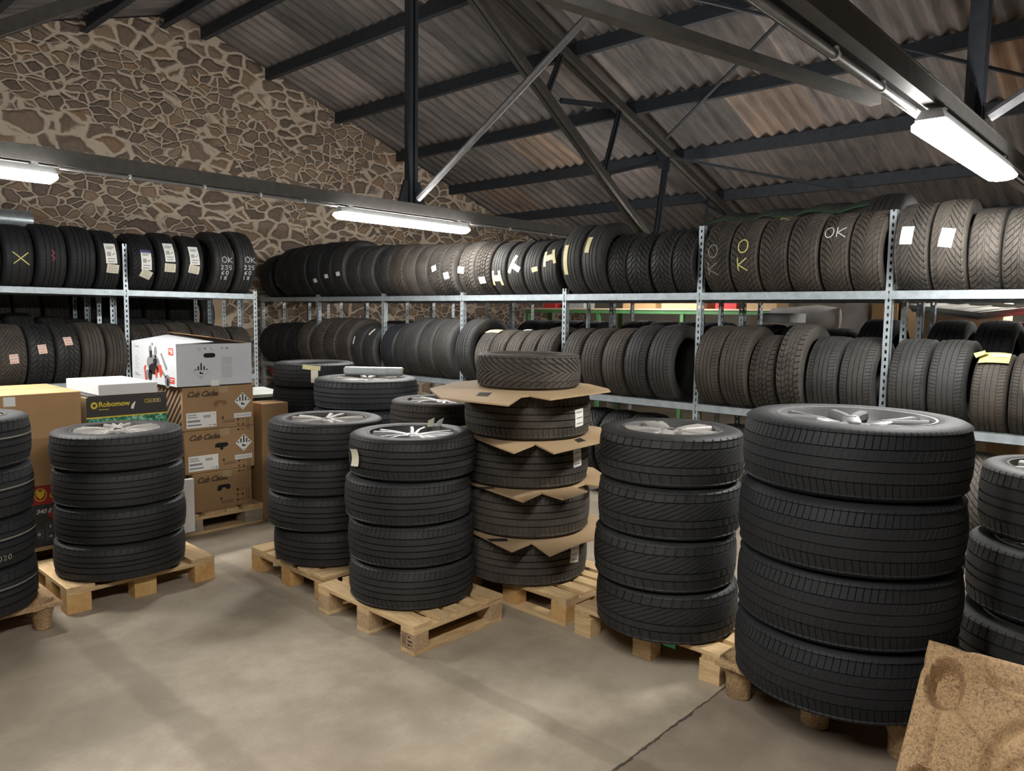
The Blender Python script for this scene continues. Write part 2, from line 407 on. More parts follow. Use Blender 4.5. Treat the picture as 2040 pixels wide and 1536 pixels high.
m = MB(); m.box((X1,Y0,0),(X1+.25,Y1,RZ(X1)+.05)); struct(m.build('wall_right', 'wall_plain'))
def roof(name, xa, xb, rows):
    m = MB(); wl = .177; per = 8; ny = int((Y1+.15-Y0)/(wl/per))
    for (sa, sb, off) in rows:
        i0 = len(m.v)
        for x in (sa, sb):
            for j in range(ny+1):
                y = Y0 + j*wl/per
                m.v.append((x, y, RZ(x) + off*(1 if x == sa else 0) + .030*math.sin(2*PI*y/wl)))
        for j in range(ny):
            m.f.append((i0+j, i0+j+1, i0+ny+1+j+1, i0+ny+1+j))
    o = m.build(name, 'roof_sheet', None, 60); struct(o); return o
PUR = [5.20, 6.25, 7.33, 8.40, 9.46, 10.52, 11.5]
xs = [RIDGE] + [p*K+.03 for p in PUR] + [X1+.3]
roof('ceiling', RIDGE, X1, [(xs[k], xs[k+1]+.10, .018) for k in range(len(xs)-1)])
xl = [2*RIDGE - x for x in xs[:-1]] + [X0-.3]
roof('ceiling', RIDGE, X0, [(xl[k], xl[k+1]-.10, .018) for k in range(len(xl)-1)])
def purlin(x, side):
    s = 1 if side > 0 else -1
    m = MB(); z = RZ(x) - .035; h = .145
    q = [(0,0),(.075*s,0),(.075*s,-.012),(.014*s,-.018),(.014*s,-h+.018),(.075*s,-h+.012),(.075*s,-h),(0,-h)]
    pts = [(x+a, z+b) for a,b in q]; i = len(m.v); n = len(pts)
    m.v += [(a,Y0,b) for a,b in pts] + [(a,Y1,b) for a,b in pts]
    m.f += [tuple(range(n)), tuple(range(2*n-1,n-1,-1))] + [(k,(k+1)%n,(k+1)%n+n,k+n) for k in range(n)]
    struct(m.build('purlin', 'structural_steel'))
for p in [4.36] + PUR: purlin(p*K, 1)
for p in [4.36] + PUR[:6]: purlin(2*RIDGE - p*K, -1)

def truss(Y, detail=True):
    t = thing('roof_truss', None, None, (RIDGE, Y, 2.6), kind='structure'); S = 'structural_steel'
    F = lambda x, z, dy=0: Vector((K*x, Y+dy, 1.6 + K*(z-1.6)))
    zt = 1.6 + K*.865
    xe = 7.85*K; xw = 2*RIDGE - xe
    m = MB()
    for dy in (-.040, .040): m.box((xw, Y+dy-.027, zt-.045), (xe, Y+dy+.027, zt+.045))
    m.box((xw, Y-.068, zt+.045), (xe, Y+.068, zt+.053)); m.box((xw, Y-.03, zt-.01), (xe, Y+.03, zt+.03))
    m.build('tie_beam', 'tie_steel', t)
    m = MB(); zk = RZ(RIDGE)-.15
    for dx in (-.036, .022): m.box((RIDGE+dx-.017, Y-.04, zt+.05), (RIDGE+dx+.017, Y+.04, zk))
    m.box((RIDGE-.05, Y-.006, zt+.05), (RIDGE+.05, Y+.006, zk))
    m.build('king_post', S, t)
    m = MB(); m.hexa([(RIDGE-.16,Y-.012,zt+.05),(RIDGE+.16,Y-.012,zt+.05),(RIDGE+.16,Y+.012,zt+.05),(RIDGE-.16,Y+.012,zt+.05),
                      (RIDGE-.09,Y-.012,zt+.26),(RIDGE+.09,Y-.012,zt+.26),(RIDGE+.09,Y+.012,zt+.26),(RIDGE-.09,Y+.012,zt+.26)])
    m.build('gusset_plate', S, t)
    for sd in (1, -1):
        R = lambda x: RIDGE + sd*(x*K - RIDGE)
        P = lambda x, z, dy=0: Vector((R(x), Y+dy, 1.6 + K*(z-1.6)))
        ofs = 0 if sd > 0 else .15
        m = MB(); xe2 = 11.6 if sd > 0 else 11.4
        for dy in (-.04, .04): m.bar((R(4.15), Y+dy, RZ(R(4.15))-.235), (R(xe2), Y+dy, RZ(R(xe2))-.235), .06, .09)
        m.build('rafter', 'tie_steel' if sd > 0 else S, t)
        m = MB()
        for dy in (-.035, .035): m.bar(P(4.25,4.77+ofs,dy), P(7.80,2.495+ofs,dy), .05, .08)
        m.build('lower_chord', 'tie_steel', t)
        for (a, b, w) in () if sd < 0 else (((6.10,4.24),(5.87,3.79),.07), ((7.13,3.93),(6.85,3.17),.08), ((8.13,3.62),(7.91,2.45),.10), ((6.08,3.76),(7.08,3.90),.06), ((6.88,3.15),(7.95,3.45),.045), ((9.17,3.25),(9.05,2.62),.035)):
            m = MB(); m.bar(P(*a), P(*b), w, .02, (0,1,0)); m.bar(P(*a), P(*b), .02, w*.9, (0,1,0)); m.build('strut', S, t)
        for (a, r) in () if sd < 0 else (((6.87,3.16),.13), ((7.12,3.95),.13), ((8.03,3.50),.20), ((7.76,2.50),.16)):
            c = P(*a); m = MB(); poly = [(c.x-r, c.z+r*.45), (c.x+r*.9, c.z+r*.15), (c.x+r*.75, c.z-r*.8), (c.x-r*.5, c.z-r*.7)]
            m.v = [(x,Y-.008,z) for x,z in poly] + [(x,Y+.008,z) for x,z in poly]
            m.f = [(0,1,2,3),(7,6,5,4)] + [(k,(k+1)%4,(k+1)%4+4,k+4) for k in range(4)]
            m.build('gusset_plate', S, t)
        m = MB(); m.box((R(11.55)-.06, Y-.05, 0), (R(11.55)+.06, Y+.05, RZ(R(11.55))-.25)); m.build('wall_post', S, t)
    return zt
YT1, YT2, YT3 = 5.0*K, .90*K, -3.2*K
for Y in (YT1, YT2, YT3): zt = truss(Y)
def member(name, a, b, w, h, mat='structural_steel', tube=False):
    m = MB()
    if tube: m.tube([a, b], w, 8)
    else: m.bar(a, b, w, h)
    struct(m.build(name, mat))
# braces from the foot of one king post to the head of the next
for (ya, yb) in ((YT1, YT2), (YT2, YT3)):
    a = Vector((RIDGE+.03, ya-.06, zt+.10)); b = Vector((RIDGE+.03, yb+.3, RZ(RIDGE)-.30))
    member('trim_1', a, b, .03, .03, 'brace_steel', True)
member('trim_2', far(3.211,1.042,2.46), far(-3.4,2.42,2.46), .05, .04, 'tie_steel')
member('trim_3', far(5.0,4.05,4.40), far(7.9,1.25,3.66), .028, .028)
member('trim_3', far(6.40,2.87,4.12), far(7.85,4.86,3.68), .035, .02)
member('trim_3', far(8.12,4.95,3.52), far(9.55,3.15,3.10), .03, .03)
member('trim_3', far(9.0,5.0,3.1), far(11.2,5.0,2.75), .03, .03)

# lamps and conduits on the tie beams
LEN = 1.36*K
def lamp(x, y, label):
    zb = zt - .045
    t = thing('ceiling_light', label, 'ceiling light', (x, y, zb-.10), 'strip lights under the tie beams')
    w = .078
    m = MB(); h0, h1 = zb-.062, zb-.018
    def ring(z, ww, e): return [(x+e,y-ww,z),(x+LEN-e,y-ww,z),(x+LEN-e,y+ww,z),(x+e,y+ww,z)]
    m.hexa(ring(h0, w*.74, 0) + ring(h1, w*.5, .02)); m.build('housing', 'lamp_housing', t)
    m = MB(); pr = [(-.72,.004),(-1,-.024),(-.97,-.036),(-.75,-.048),(-.3,-.055),(.3,-.055),(.75,-.048),(.97,-.036),(1,-.024),(.72,.004)]; i0 = 0
    for xx, s in ((x+.004,.6),(x+.03,1),(x+LEN-.03,1),(x+LEN-.004,.6)):
        m.v += [(xx, y+a*w*(.9 if s<1 else 1), h0-.001 + b*s - (.003 if s < 1 else 0)) for a,b in pr]
    n = len(pr)
    for k in range(3):
        for j in range(n-1): m.f.append((k*n+j, k*n+j+1, (k+1)*n+j+1, (k+1)*n+j))
        m.f.append((k*n+n-1, k*n, (k+1)*n, (k+1)*n+n-1))
    m.f += [tuple(range(n)), tuple(3*n+j for j in range(n))[::-1]]
    m.build('diffuser', 'lamp_glow', t, 50)
    for e in (.12, LEN-.12):
        m = MB(); m.box((x+e-.02, y-.03, h1-.002), (x+e+.02, y+.03, zb+.001)); m.build('mounting_clip', 'clip_white', t)
L1 = [(.12*K, 'strip light cut by the picture edge, in front of the stone wall'), (3.40*K, 'lit strip light under the beam at the foot of the tall king post')]
for x, lb in L1: lamp(x, YT1-.02, lb)
lamp(3.25*K, YT2-.05, 'brightest strip light, high above the large black wheels, at the end of a thick conduit')
lamp(-.15*K, YT2-.05, 'strip light overhead on the near tie beam, above the picture')
lamp(6.75*K, YT1-.02, 'unseen strip light added on the far tie beam, past the long rack')  # out-of-view lamp, added to brighten the roof and the rack backs
lamp(6.7*K, YT2-.05, 'unseen strip light added on the near tie beam, past the long rack')  # another unseen lamp, added so this side of the roof stays bright
def conduit(x0, x1, y, r, label, clips):
    zc = zt - .045 - r - .004
    t = thing('conduit_pipe', label, 'conduit', (x0, y, zc)); 
    m = MB(); m.tube([(x0,y,zc),(x1,y,zc)], r, 12); m.build('pipe', 'conduit_steel', t, 60)
    for cx in clips:
        m = MB(); m.tube([(cx-.007,y,zc),(cx+.007,y,zc)], r*1.18, 12); m.box((cx-.010,y-r*.7,zc+r*.8),(cx+.010,y+r*.7,zc+r+.010)); m.build('pipe_clip', 'clip_white', t, 60)
conduit(1.49*K, 3.38*K, YT1-.055, .012, 'thin conduit with white clips between the two far strip lights', [1.88*K, 2.35*K, 2.75*K, 3.1*K])
conduit(4.78*K, 6.3*K, YT1-.055, .012, 'thin conduit running on past the strip light by the king post', [5.3*K, 5.9*K])
conduit(1.25*K, 3.24*K, YT2+.012, .016, 'thick grey conduit with white clips leading into the brightest strip light', [2.42*K, 2.86*K])
conduit(4.62*K, 6.0*K, YT2-.03, .010, 'thin conduit leaving the far end of the brightest strip light', [4.68*K])

# ------------------------------------------------------------------ tyres
TR, TW, TH = .33, .22, .088
def tyre_mesh(name, NP, g, bands, crown=.0045, sq=0.0, lat_sh=.006, gd=.0075):
    """bands: (t0, t1, lateral depth, [(t, skew), ...]) from +1 to -1 across the tread; skew in pitches"""
    rows = []                     # (z, r, lateral depth, skew)
    rc = lambda t: TR - crown*t*t - .004*abs(t)**6
    side = [(.2200,.088),(.2240,.096),(.2340,.1035),(.2360,.1046),(.2480,.1078),(.2500,.1086),(.2640,.1100),(.2800,.1098),(.2960,.1082),(.3060,.1052),(.3140,.1010)]
    for r, z in side: rows.append((z, r, 0, bands[0][3][0][1]))
    rows.append((.0965, .3200, lat_sh*.5, bands[0][3][0][1]))
    rows.append((.0915, .3240, lat_sh, bands[0][3][0][1]))
    for bi, (t0, t1, ld, sk) in enumerate(bands):
        for t, s in sk: rows.append((t*TH, rc(t), ld, s))
        if bi < len(bands)-1:
            tn = bands[bi+1][0]; e = .010
            s0 = sk[-1][1]; s1 = bands[bi+1][3][0][1]
            rows.append(((t1-e)*TH, rc(t1)-gd, 0, s0)); rows.append(((tn+e)*TH, rc(tn)-gd, 0, s1))
    ls = bands[-1][3][-1][1]
    rows.append((-.0915, .3240, lat_sh, ls)); rows.append((-.0965, .3200, lat_sh*.5, ls))
    for r, z in side[::-1]: rows.append((-z, r, 0, ls))
    inner = [(-.082,.2180),(-.085,.226),(-.098,.246),(-.100,.280),(-.088,.308),(-.05,.316),(.05,.316),(.088,.308),(.100,.280),(.098,.246),(.085,.226),(.082,.2180)]
    for z, r in inner: rows.append((z, r, 0, ls))
    m = MB(); nr = len(rows); fr = (0, 1-g, 1-g*.82, 1-g*.18)
    for p in range(NP):
        for c in range(4):
            for z, r, ld, s in rows:
                th = 2*PI/NP*(p + fr[c] + s)
                rr = r - (ld if c >= 2 else 0)
                m.v.append((rr*math.cos(th), rr*math.sin(th), z))
    nc = NP*4
    for c in range(nc):
        c2 = (c+1) % nc
        for k in range(nr):
            k2 = (k+1) % nr
            m.f.append((c*nr+k, c2*nr+k, c2*nr+k2, c*nr+k2))
    me = bpy.data.meshes.new(name); me.from_pydata(m.v, [], m.f)
    me.shade_smooth(); me.set_sharp_from_angle(angle=math.radians(38))
    me.materials.append(MATS['rubber_black'])
    return me
def band(a, b, ld, s0=0, s1=0, n=2, curve=None):
    sk = []
    for k in range(n):
        f = k/(n-1); t = a + (b-a)*f
        s = s0 + (s1-s0)*f if curve is None else curve(t)
        sk.append((t, s))
    return (a, b, ld, sk)
V = lambda amt, p=.8: (lambda t: -amt*abs(t)**p)
TYRES = {
 'rib': tyre_mesh('tyre_rib', 60, .14, [band(1,.63,.0025,.2,0), band(.55,.20,.0), band(.12,-.12,0), band(-.20,-.55,0), band(-.63,-1,.0025,0,.2)], .005, gd=.009, lat_sh=.004),
 'rib_fine': tyre_mesh('tyre_rib_fine', 76, .16, [band(1,.60,.0045,.3,0), band(.53,.21,.0010,.5,0), band(.14,-.14,.0008,0,.6), band(-.21,-.53,.0010,.4,0), band(-.60,-1,.0045,0,.3)], .006, gd=.009),
 'smooth': tyre_mesh('tyre_smooth', 50, .10, [band(1,.64,.0015,.2,0), band(.59,.02,0), band(-.02,-.59,0), band(-.64,-1,.0015,0,.2)], .007, gd=.006),
 'winter': tyre_mesh('tyre_winter', 40, .30, [band(1,.68,.009,0,0,3,V(3.0)), band(.63,-.63,.009,0,0,11,V(3.0)), band(-.68,-1,.009,0,0,3,V(3.0))], .006, gd=.005),
 'swoosh': tyre_mesh('tyre_swoosh', 40, .30, [band(1,.68,.009,0,0,3,V(-2.4,.55)), band(.63,-.63,.009,0,0,13,V(-2.4,.55)), band(-.68,-1,.009,0,0,3,V(-2.4,.55))], .006, gd=.005),
 'arrow': tyre_mesh('tyre_arrow', 36, .28, [band(1,.50,.009,0,0,4,V(2.1)), band(.44,.10,.009,0,0,4,V(2.1)), band(.05,-.05,.005,0,0,3,V(2.1)), band(-.10,-.44,.009,0,0,4,V(2.1)), band(-.50,-1,.009,0,0,4,V(2.1))], .007, gd=.008),
 'block': tyre_mesh('tyre_block', 46, .30, [band(1,.64,.009,.3,0), band(.54,.20,.009,.0,.5), band(.12,-.12,.009,.5,.9), band(-.20,-.54,.009,.4,.9), band(-.64,-1,.009,.2,.4)], gd=.010),
 'asym': tyre_mesh('tyre_asym', 46, .18, [band(1,.68,.006,.2,0), band(.62,-.16,.0045,3.4,0,6), band(-.22,-.52,.0008,0,.2), band(-.58,-1,.0055,0,.2)], .005, gd=.008),
 'suv': tyre_mesh('tyre_suv', 104, .16, [band(1,.58,.0045,.3,0), band(.54,.20,.0008,.6,0), band(.165,-.165,0), band(-.20,-.54,.0010,.3,0), band(-.58,-1,.0045,0,.3)], .0065, gd=.006, lat_sh=.004),
}
def set_mat(o, mat):
    if o.material_slots:
        o.material_slots[0].link = 'OBJECT'; o.material_slots[0].material = MATS[mat]
def axes_matrix(ex, ez, loc, R, W, spin=0):
    ez = Vector(ez).normalized(); ex = Vector(ex); ex = (ex - ez*ex.dot(ez)).normalized(); ey = ez.cross(ex)
    M = Matrix(((ex.x,ey.x,ez.x,0),(ex.y,ey.y,ez.y,0),(ex.z,ey.z,ez.z,0),(0,0,0,1)))
    sr = R/TR; sz = W/TW
    return Matrix.Translation(loc) @ M @ Matrix.Rotation(spin, 4, 'Z') @ Matrix.Diagonal((sr,sr,sz,1))
def tyre_obj(name, design, mat, M, parent=None):
    o = bpy.data.objects.new(name, TYRES[design]); COL.objects.link(o)
    if parent is not None: o.parent = parent
    o.matrix_basis = M if parent is None else Matrix.Translation(-Vector(ORIGIN[parent.name])) @ M
    set_mat(o, mat)
    return o
class Skin:
    """patches that follow a tyre's tread; shelf: viewer's right = -axis, up = +angle; stack: right = +angle, up = +axis"""
    def __init__(s, tyre, R, W, shelf, spin=0): s.t = tyre; s.R = R; s.W = W; s.shelf = shelf; s.spin = spin; s.sr = R/TR; s.sz = W/TW
    def pt(s, a0, z0, x, y, lift):
        # x to the right, y up, in metres, from angle a0 and axis position z0
        if s.shelf: th = a0 + y/s.R; z = z0 - x
        else: th = a0 + x/s.R; z = z0 + y
        t = min(1, abs(z/s.sz)/TH)
        r = TR - .0045*t*t - .003*t**6 + lift/s.sr
        th -= s.spin
        return (r*math.cos(th), r*math.sin(th), z/s.sz)
    def patch(s, name, a, z0, w, h, mat, rot=0, lift=.0015, nx=5, ny=7, curl=0, label=None, poly=None):
        m = MB(); a0 = math.radians(a); c, sn = math.cos(rot), math.sin(rot)
        def q(u, v): 
            x = (u-.5)*w; y = (v-.5)*h
            return s.pt(a0, z0, x*c - y*sn, x*sn + y*c, lift + curl*abs(v-.5)**2*4)
        for j in range(ny):
            for i in range(nx): m.v.append(q(i/(nx-1), j/(ny-1)))
        for j in range(ny-1):
            for i in range(nx-1): k = j*nx+i; m.f.append((k,k+1,k+nx+1,k+nx))
        me = bpy.data.meshes.new(name); me.from_pydata(m.v, [], m.f); me.shade_smooth(); me.materials.append(MATS[mat])
        o = bpy.data.objects.new(name, me); COL.objects.link(o); o.parent = s.t
        if label: o['label'] = label
        return o
    def lines(s, name, a, z0, segs, mat, width=.006, lift=.002, rot=0, label=None):
        m = MB(); a0 = math.radians(a); c, sn = math.cos(rot), math.sin(rot)
        for pl in segs:
            pts = []
            for (x0,y0),(x1,y1) in zip(pl[:-1], pl[1:]):
                nseg = max(1, int(math.hypot(x1-x0, y1-y0)/.012))
                for k in range(nseg): pts.append((x0+(x1-x0)*k/nseg, y0+(y1-y0)*k/nseg))
            pts.append(pl[-1]); i0 = len(m.v)
            for k, (x, y) in enumerate(pts):
                xa, ya = pts[max(0,k-1)]; xb, yb = pts[min(len(pts)-1,k+1)]
                d = math.hypot(xb-xa, yb-ya) or 1; nx, ny = -(yb-ya)/d*width/2, (xb-xa)/d*width/2
                for sg in (1,-1):
                    X, Y = x+nx*sg, y+ny*sg; m.v.append(s.pt(a0, z0, X*c-Y*sn, X*sn+Y*c, lift))
            for k in range(len(pts)-1): j = i0+2*k; m.f.append((j,j+1,j+3,j+2))
        me = bpy.data.meshes.new(name); me.from_pydata(m.v, [], m.f); me.materials.append(MATS[mat])
        o = bpy.data.objects.new(name, me); COL.objects.link(o); o.parent = s.t
        if label: o['label'] = label
        return o
GL = {'O': [[(.5+.5*math.cos(k*PI/6), .5+.5*math.sin(k*PI/6)) for k in range(13)]],
      'K': [[(0,1),(.05,0)], [(.95,.95),(.08,.45),(1,0)]], 'X': [[(0,1),(1,0)],[(.95,1),(.05,.05)]],
      '2': [[(0,.85),(.4,1),(.85,.8),(.1,0),(1,.05)]], '3': [[(0,.95),(.9,.95),(.4,.55),(.9,.3),(.5,0),(0,.1)]],
      '5': [[(.9,1),(.1,1),(.05,.55),(.8,.5),(.7,.05),(0,0)]], '6': [[(.8,1),(.1,.5),(.1,.1),(.6,0),(.8,.35),(.1,.4)]],
      '0': [[(.5+.4*math.cos(k*PI/6), .5+.5*math.sin(k*PI/6)) for k in range(13)]], '1': [[(.2,.7),(.5,1),(.5,0)]],
      '8': [[(.5,.5),(.1,.75),(.5,1),(.9,.75),(.5,.5),(.1,.25),(.5,0),(.9,.25),(.5,.5)]], 'D': [[(0,0),(0,1),(.8,.8),(.9,.3),(0,0)]], 'B': [[(0,0),(0,1),(.8,.75),(0,.5),(.9,.25),(0,0)]]}
def write(txt, w, h, gap=.35, vertical=False):
    out = []; n = len(txt); tot = n*w + (n-1)*w*gap; x = -tot/2
    for k, ch in enumerate(txt):
        for pl in GL.get(ch, []):
            if vertical: out.append([((px-.5)*w, -k*h*1.35 + (py-.5)*h) for px, py in pl])
            else: out.append([(x+px*w, (py-.5)*h) for px, py in pl])
        x += w*(1+gap)
    return out
def label_lines(s, a, z0, w, h, rot=0, n=4, seed=0):
    r = random.Random(seed); segs = []
    for k in range(n):
        y = h*(.32 - .64*k/max(1,n-1)); x = -w*.36
        while x < w*.3:
            e = x + w*r.uniform(.08,.22); segs.append([(x,y),(min(e,w*.38),y)]); x = e + w*.05
    return s.lines('printed_lines', a, z0, segs, 'ink_grey', h*.07, .0026, rot)
def sticker(s, a, z0, w, h, rot=0, mat='white_paper', name='paper_label', lab='white paper label', n=4, seed=0, curl=0):
    p = s.patch(name, a, z0, w, h, mat, rot, curl=curl, label=lab)
    l = label_lines(s, a, z0, w, h, rot, n, seed)
    l.parent = p
    return p

# ------------------------------------------------------------------ racks
POSTW = .046
def perforated(m, p, du, dv, z0, z1):
    """a strip with two edge bands and rungs, so that real slots stay open; p corner, du width vector, dv thickness vector"""
    p = Vector(p); du = Vector(du); dv = Vector(dv)
    def slab(a, b, za, zb):
        q = lambda f, t, z: (p.x+du.x*f+dv.x*t, p.y+du.y*f+dv.y*t, z)
        m.hexa([q(a,0,za),q(b,0,za),q(b,1,za),q(a,1,za),q(a,0,zb),q(b,0,zb),q(b,1,zb),q(a,1,zb)])
    slab(0,.36,z0,z1); slab(.64,1,z0,z1)
    z = z0
    while z < z1-.02:
        slab(.36,.64,z,min(z+.026,z1)); z += .05
def post_mesh(m, x, y, z1, ax, dr):
    """angle post: face along axis ax ('x' or 'y') and a return in depth dr (+1/-1 along the other axis)"""
    w, th = POSTW, .0025
    if ax == 'y':
        perforated(m, (x,y-w/2,0), (0,w,0), (th*dr,0,0), 0, z1); perforated(m, (x,y-w/2,0), (w*dr,0,0), (0,th,0), 0, z1)
    else:
        perforated(m, (x-w/2,y,0), (w,0,0), (0,th*dr,0), 0, z1); perforated(m, (x+w/2-th,y,0), (0,w*dr,0), (th,0,0), 0, z1)
BH = .062
def rack(label, ax, front, depth, posts, tops, levels, dr, z1rear=2.0):
    t = thing('tyre_rack', label, 'rack', (front, posts[0], 0) if ax == 'y' else (posts[0], front, 0))
    for k, q in enumerate(posts):
        for row, pos in enumerate((front, front+depth*dr)):
            m = MB(); z1 = tops[k] if row == 0 else z1rear
            d = dr if row == 0 else -dr
            if ax == 'y': post_mesh(m, pos, q, z1, 'y', d)
            else: post_mesh(m, q, pos, z1, 'x', d)
            m.build('upright_post', 'galvanised', t)
    for lv in levels:
        for a, b in zip(posts[:-1], posts[1:]):
            a, b = sorted((a, b))
            for pos, d in ((front, dr), (front+depth*dr, -dr)):
                m = MB(); e = .004
                p0, p1 = a+POSTW/2+e, b-POSTW/2-e
                s = pos - .004*d
                if ax == 'y':
                    m.box((s,a+e,lv-BH),(s+.003*d,b-e,lv)); m.box((s,p0,lv-.003),(s+.035*d,p1,lv)); m.box((s+.032*d,p0,lv-.02),(s+.035*d,p1,lv)); m.box((s,p0,lv-BH),(s+.02*d,p1,lv-BH+.003))
                else:
                    m.box((a+e,s,lv-BH),(b-e,s+.003*d,lv)); m.box((p0,s,lv-.003),(p1,s+.035*d,lv)); m.box((p0,s+.032*d,lv-.02),(p1,s+.035*d,lv)); m.box((p0,s,lv-BH),(p1,s+.02*d,lv-BH+.003))
                m.build('shelf_beam', 'galvanised', t)
        for k, q in enumerate(posts):
            m = MB(); f0, f1 = sorted((front+.006*dr, front+(depth-.006)*dr))
            if ax == 'y': m.box((f0,q-.012,lv-.05),(f1,q+.012,lv-.02))
            else: m.box((q-.012,f0,lv-.05),(q+.012,f1,lv-.02))
            m.build('cross_bar', 'galvanised', t)
    return t
DEP = .34*K
FX = 5.0*K; FY = 7.25*K
ZU, ZL, ZB = 1.6+K*.185, 1.6-K*.628, .165
RP = [q*K for q in (9.03,7.74,6.5,5.28,4.03,2.77,1.48,.20)]
rack('long galvanised tyre rack running from the stone wall towards the viewer', 'y', FX, DEP, RP, [ZU+.03]*4+[ZU+.05,2.33,2.34,2.34], (ZU,ZL,ZB), 1, ZU+.02)
rack('second galvanised tyre rack standing behind the long rack', 'y', FX+.68*K, DEP, RP, [ZU+.02]*8, (ZU,ZL,ZB), 1, ZU+.02)
LP = [q*K for q in (3.95,2.69,1.43,.17)]
ZLU, ZLL = 1.6+K*.181, 1.6-K*.636
rack('galvanised tyre rack along the stone wall, ending near the cartons', 'x', FY, DEP, LP, [ZLU+.04,2.25,2.25,2.25], (ZLU,ZLL,ZB), 1, ZLU+.02)
rack('second galvanised tyre rack between the wall rack and the stone wall', 'x', FY+.68*K, DEP, LP, [ZLU+.02]*4, (ZLU,ZLL), 1, ZLU+.02)
rack('third narrow tyre rack set against the stone wall', 'x', FY+1.36*K, DEP, LP, [ZLU+.02]*4, (1.28,), 1, ZLU+.02)
GAP = .152
def clear_posts(p, w, posts):
    """centre and width of a tyre (metres along the rack), trimmed so that it stands clear of every upright"""
    lo, hi = p-w/2, p+w/2
    for q in posts:
        a, b = q-.029, q+.029
        if lo < b and hi > a:
            if p < q: hi = min(hi, a); lo = max(lo, hi-w) if hi-lo > .15*K else hi-.16*K
            else: lo = max(lo, b); hi = lo+.16*K if hi-lo < .15*K else hi
    return (lo+hi)/2, hi-lo
def seat_z(lv, R): return lv + math.sqrt(R*R - GAP*GAP)
BAYW = ['first','second','third','fourth','fifth','sixth','seventh']
def bay_of(y): 
    for k in range(7):
        if RP[k] >= y > RP[k+1]: return k
    return 0 if y > RP[0] else 6
MATWORD = {'rubber_black':'black','rubber_new':'new black','rubber_grey':'grey-black','rubber_brown':'brownish','rubber_dusty_lit':'dusty pale','rubber_blue':'blue-black'}
DESWORD = {'rib':'ribbed','rib_fine':'fine-ribbed','smooth':'worn smooth','winter':'chevron-tread','swoosh':'curved-groove','arrow':'arrow-tread','block':'block-tread','asym':'slant-grooved','suv':'wide'}
# upper shelf, front row: far edge, spacing, radius (before K), tread, rubber
UR = [(8.883,.26,.286,'rib','rubber_new'),(8.449,.238,.321,'smooth','rubber_new'),(8.201,.23,.327,'smooth','rubber_new'),(7.966,.251,.33,'smooth','rubber_new'),(7.712,.245,.332,'rib','rubber_new'),(7.46,.221,.331,'rib','rubber_new'),(7.242,.24,.329,'rib','rubber_black'),
 (6.985,.229,.296,'rib_fine','rubber_grey'),(6.758,.25,.295,'rib_fine','rubber_grey'),(6.5,.232,.291,'swoosh','rubber_grey'),(6.272,.23,.287,'swoosh','rubber_brown'),(6.037,.173,.282,'rib_fine','rubber_dusty_lit'),(5.869,.186,.278,'rib_fine','rubber_dusty_lit'),(5.684,.202,.277,'block','rubber_dusty_lit'),(5.484,.235,.276,'block','rubber_dusty_lit'),
 (5.239,.205,.275,'block','rubber_dusty_lit'),(5.035,.21,.269,'block','rubber_brown'),(4.82,.19,.264,'rib_fine','rubber_grey'),(4.633,.193,.258,'rib_fine','rubber_grey'),(4.437,.198,.257,'rib','rubber_grey'),(4.238,.205,.256,'rib','rubber_grey'),
 (3.984,.208,.305,'rib','rubber_grey'),(3.774,.22,.304,'rib','rubber_grey'),(3.55,.175,.258,'arrow','rubber_black'),(3.375,.21,.254,'arrow','rubber_black'),(3.153,.182,.259,'arrow','rubber_black'),(2.969,.19,.255,'arrow','rubber_black'),
 (2.702,.198,.28,'swoosh','rubber_brown'),(2.502,.205,.277,'swoosh','rubber_brown'),(2.294,.2,.276,'swoosh','rubber_brown'),(2.091,.2,.278,'swoosh','rubber_brown'),(1.889,.185,.274,'swoosh','rubber_brown'),(1.703,.195,.274,'swoosh','rubber_brown'),
 (1.451,.195,.285,'winter','rubber_dusty_lit'),(1.252,.188,.287,'winter','rubber_dusty_lit'),(1.061,.162,.257,'arrow','rubber_dusty_lit'),(.895,.172,.254,'arrow','rubber_dusty_lit'),(.718,.18,.262,'rib','rubber_brown')]
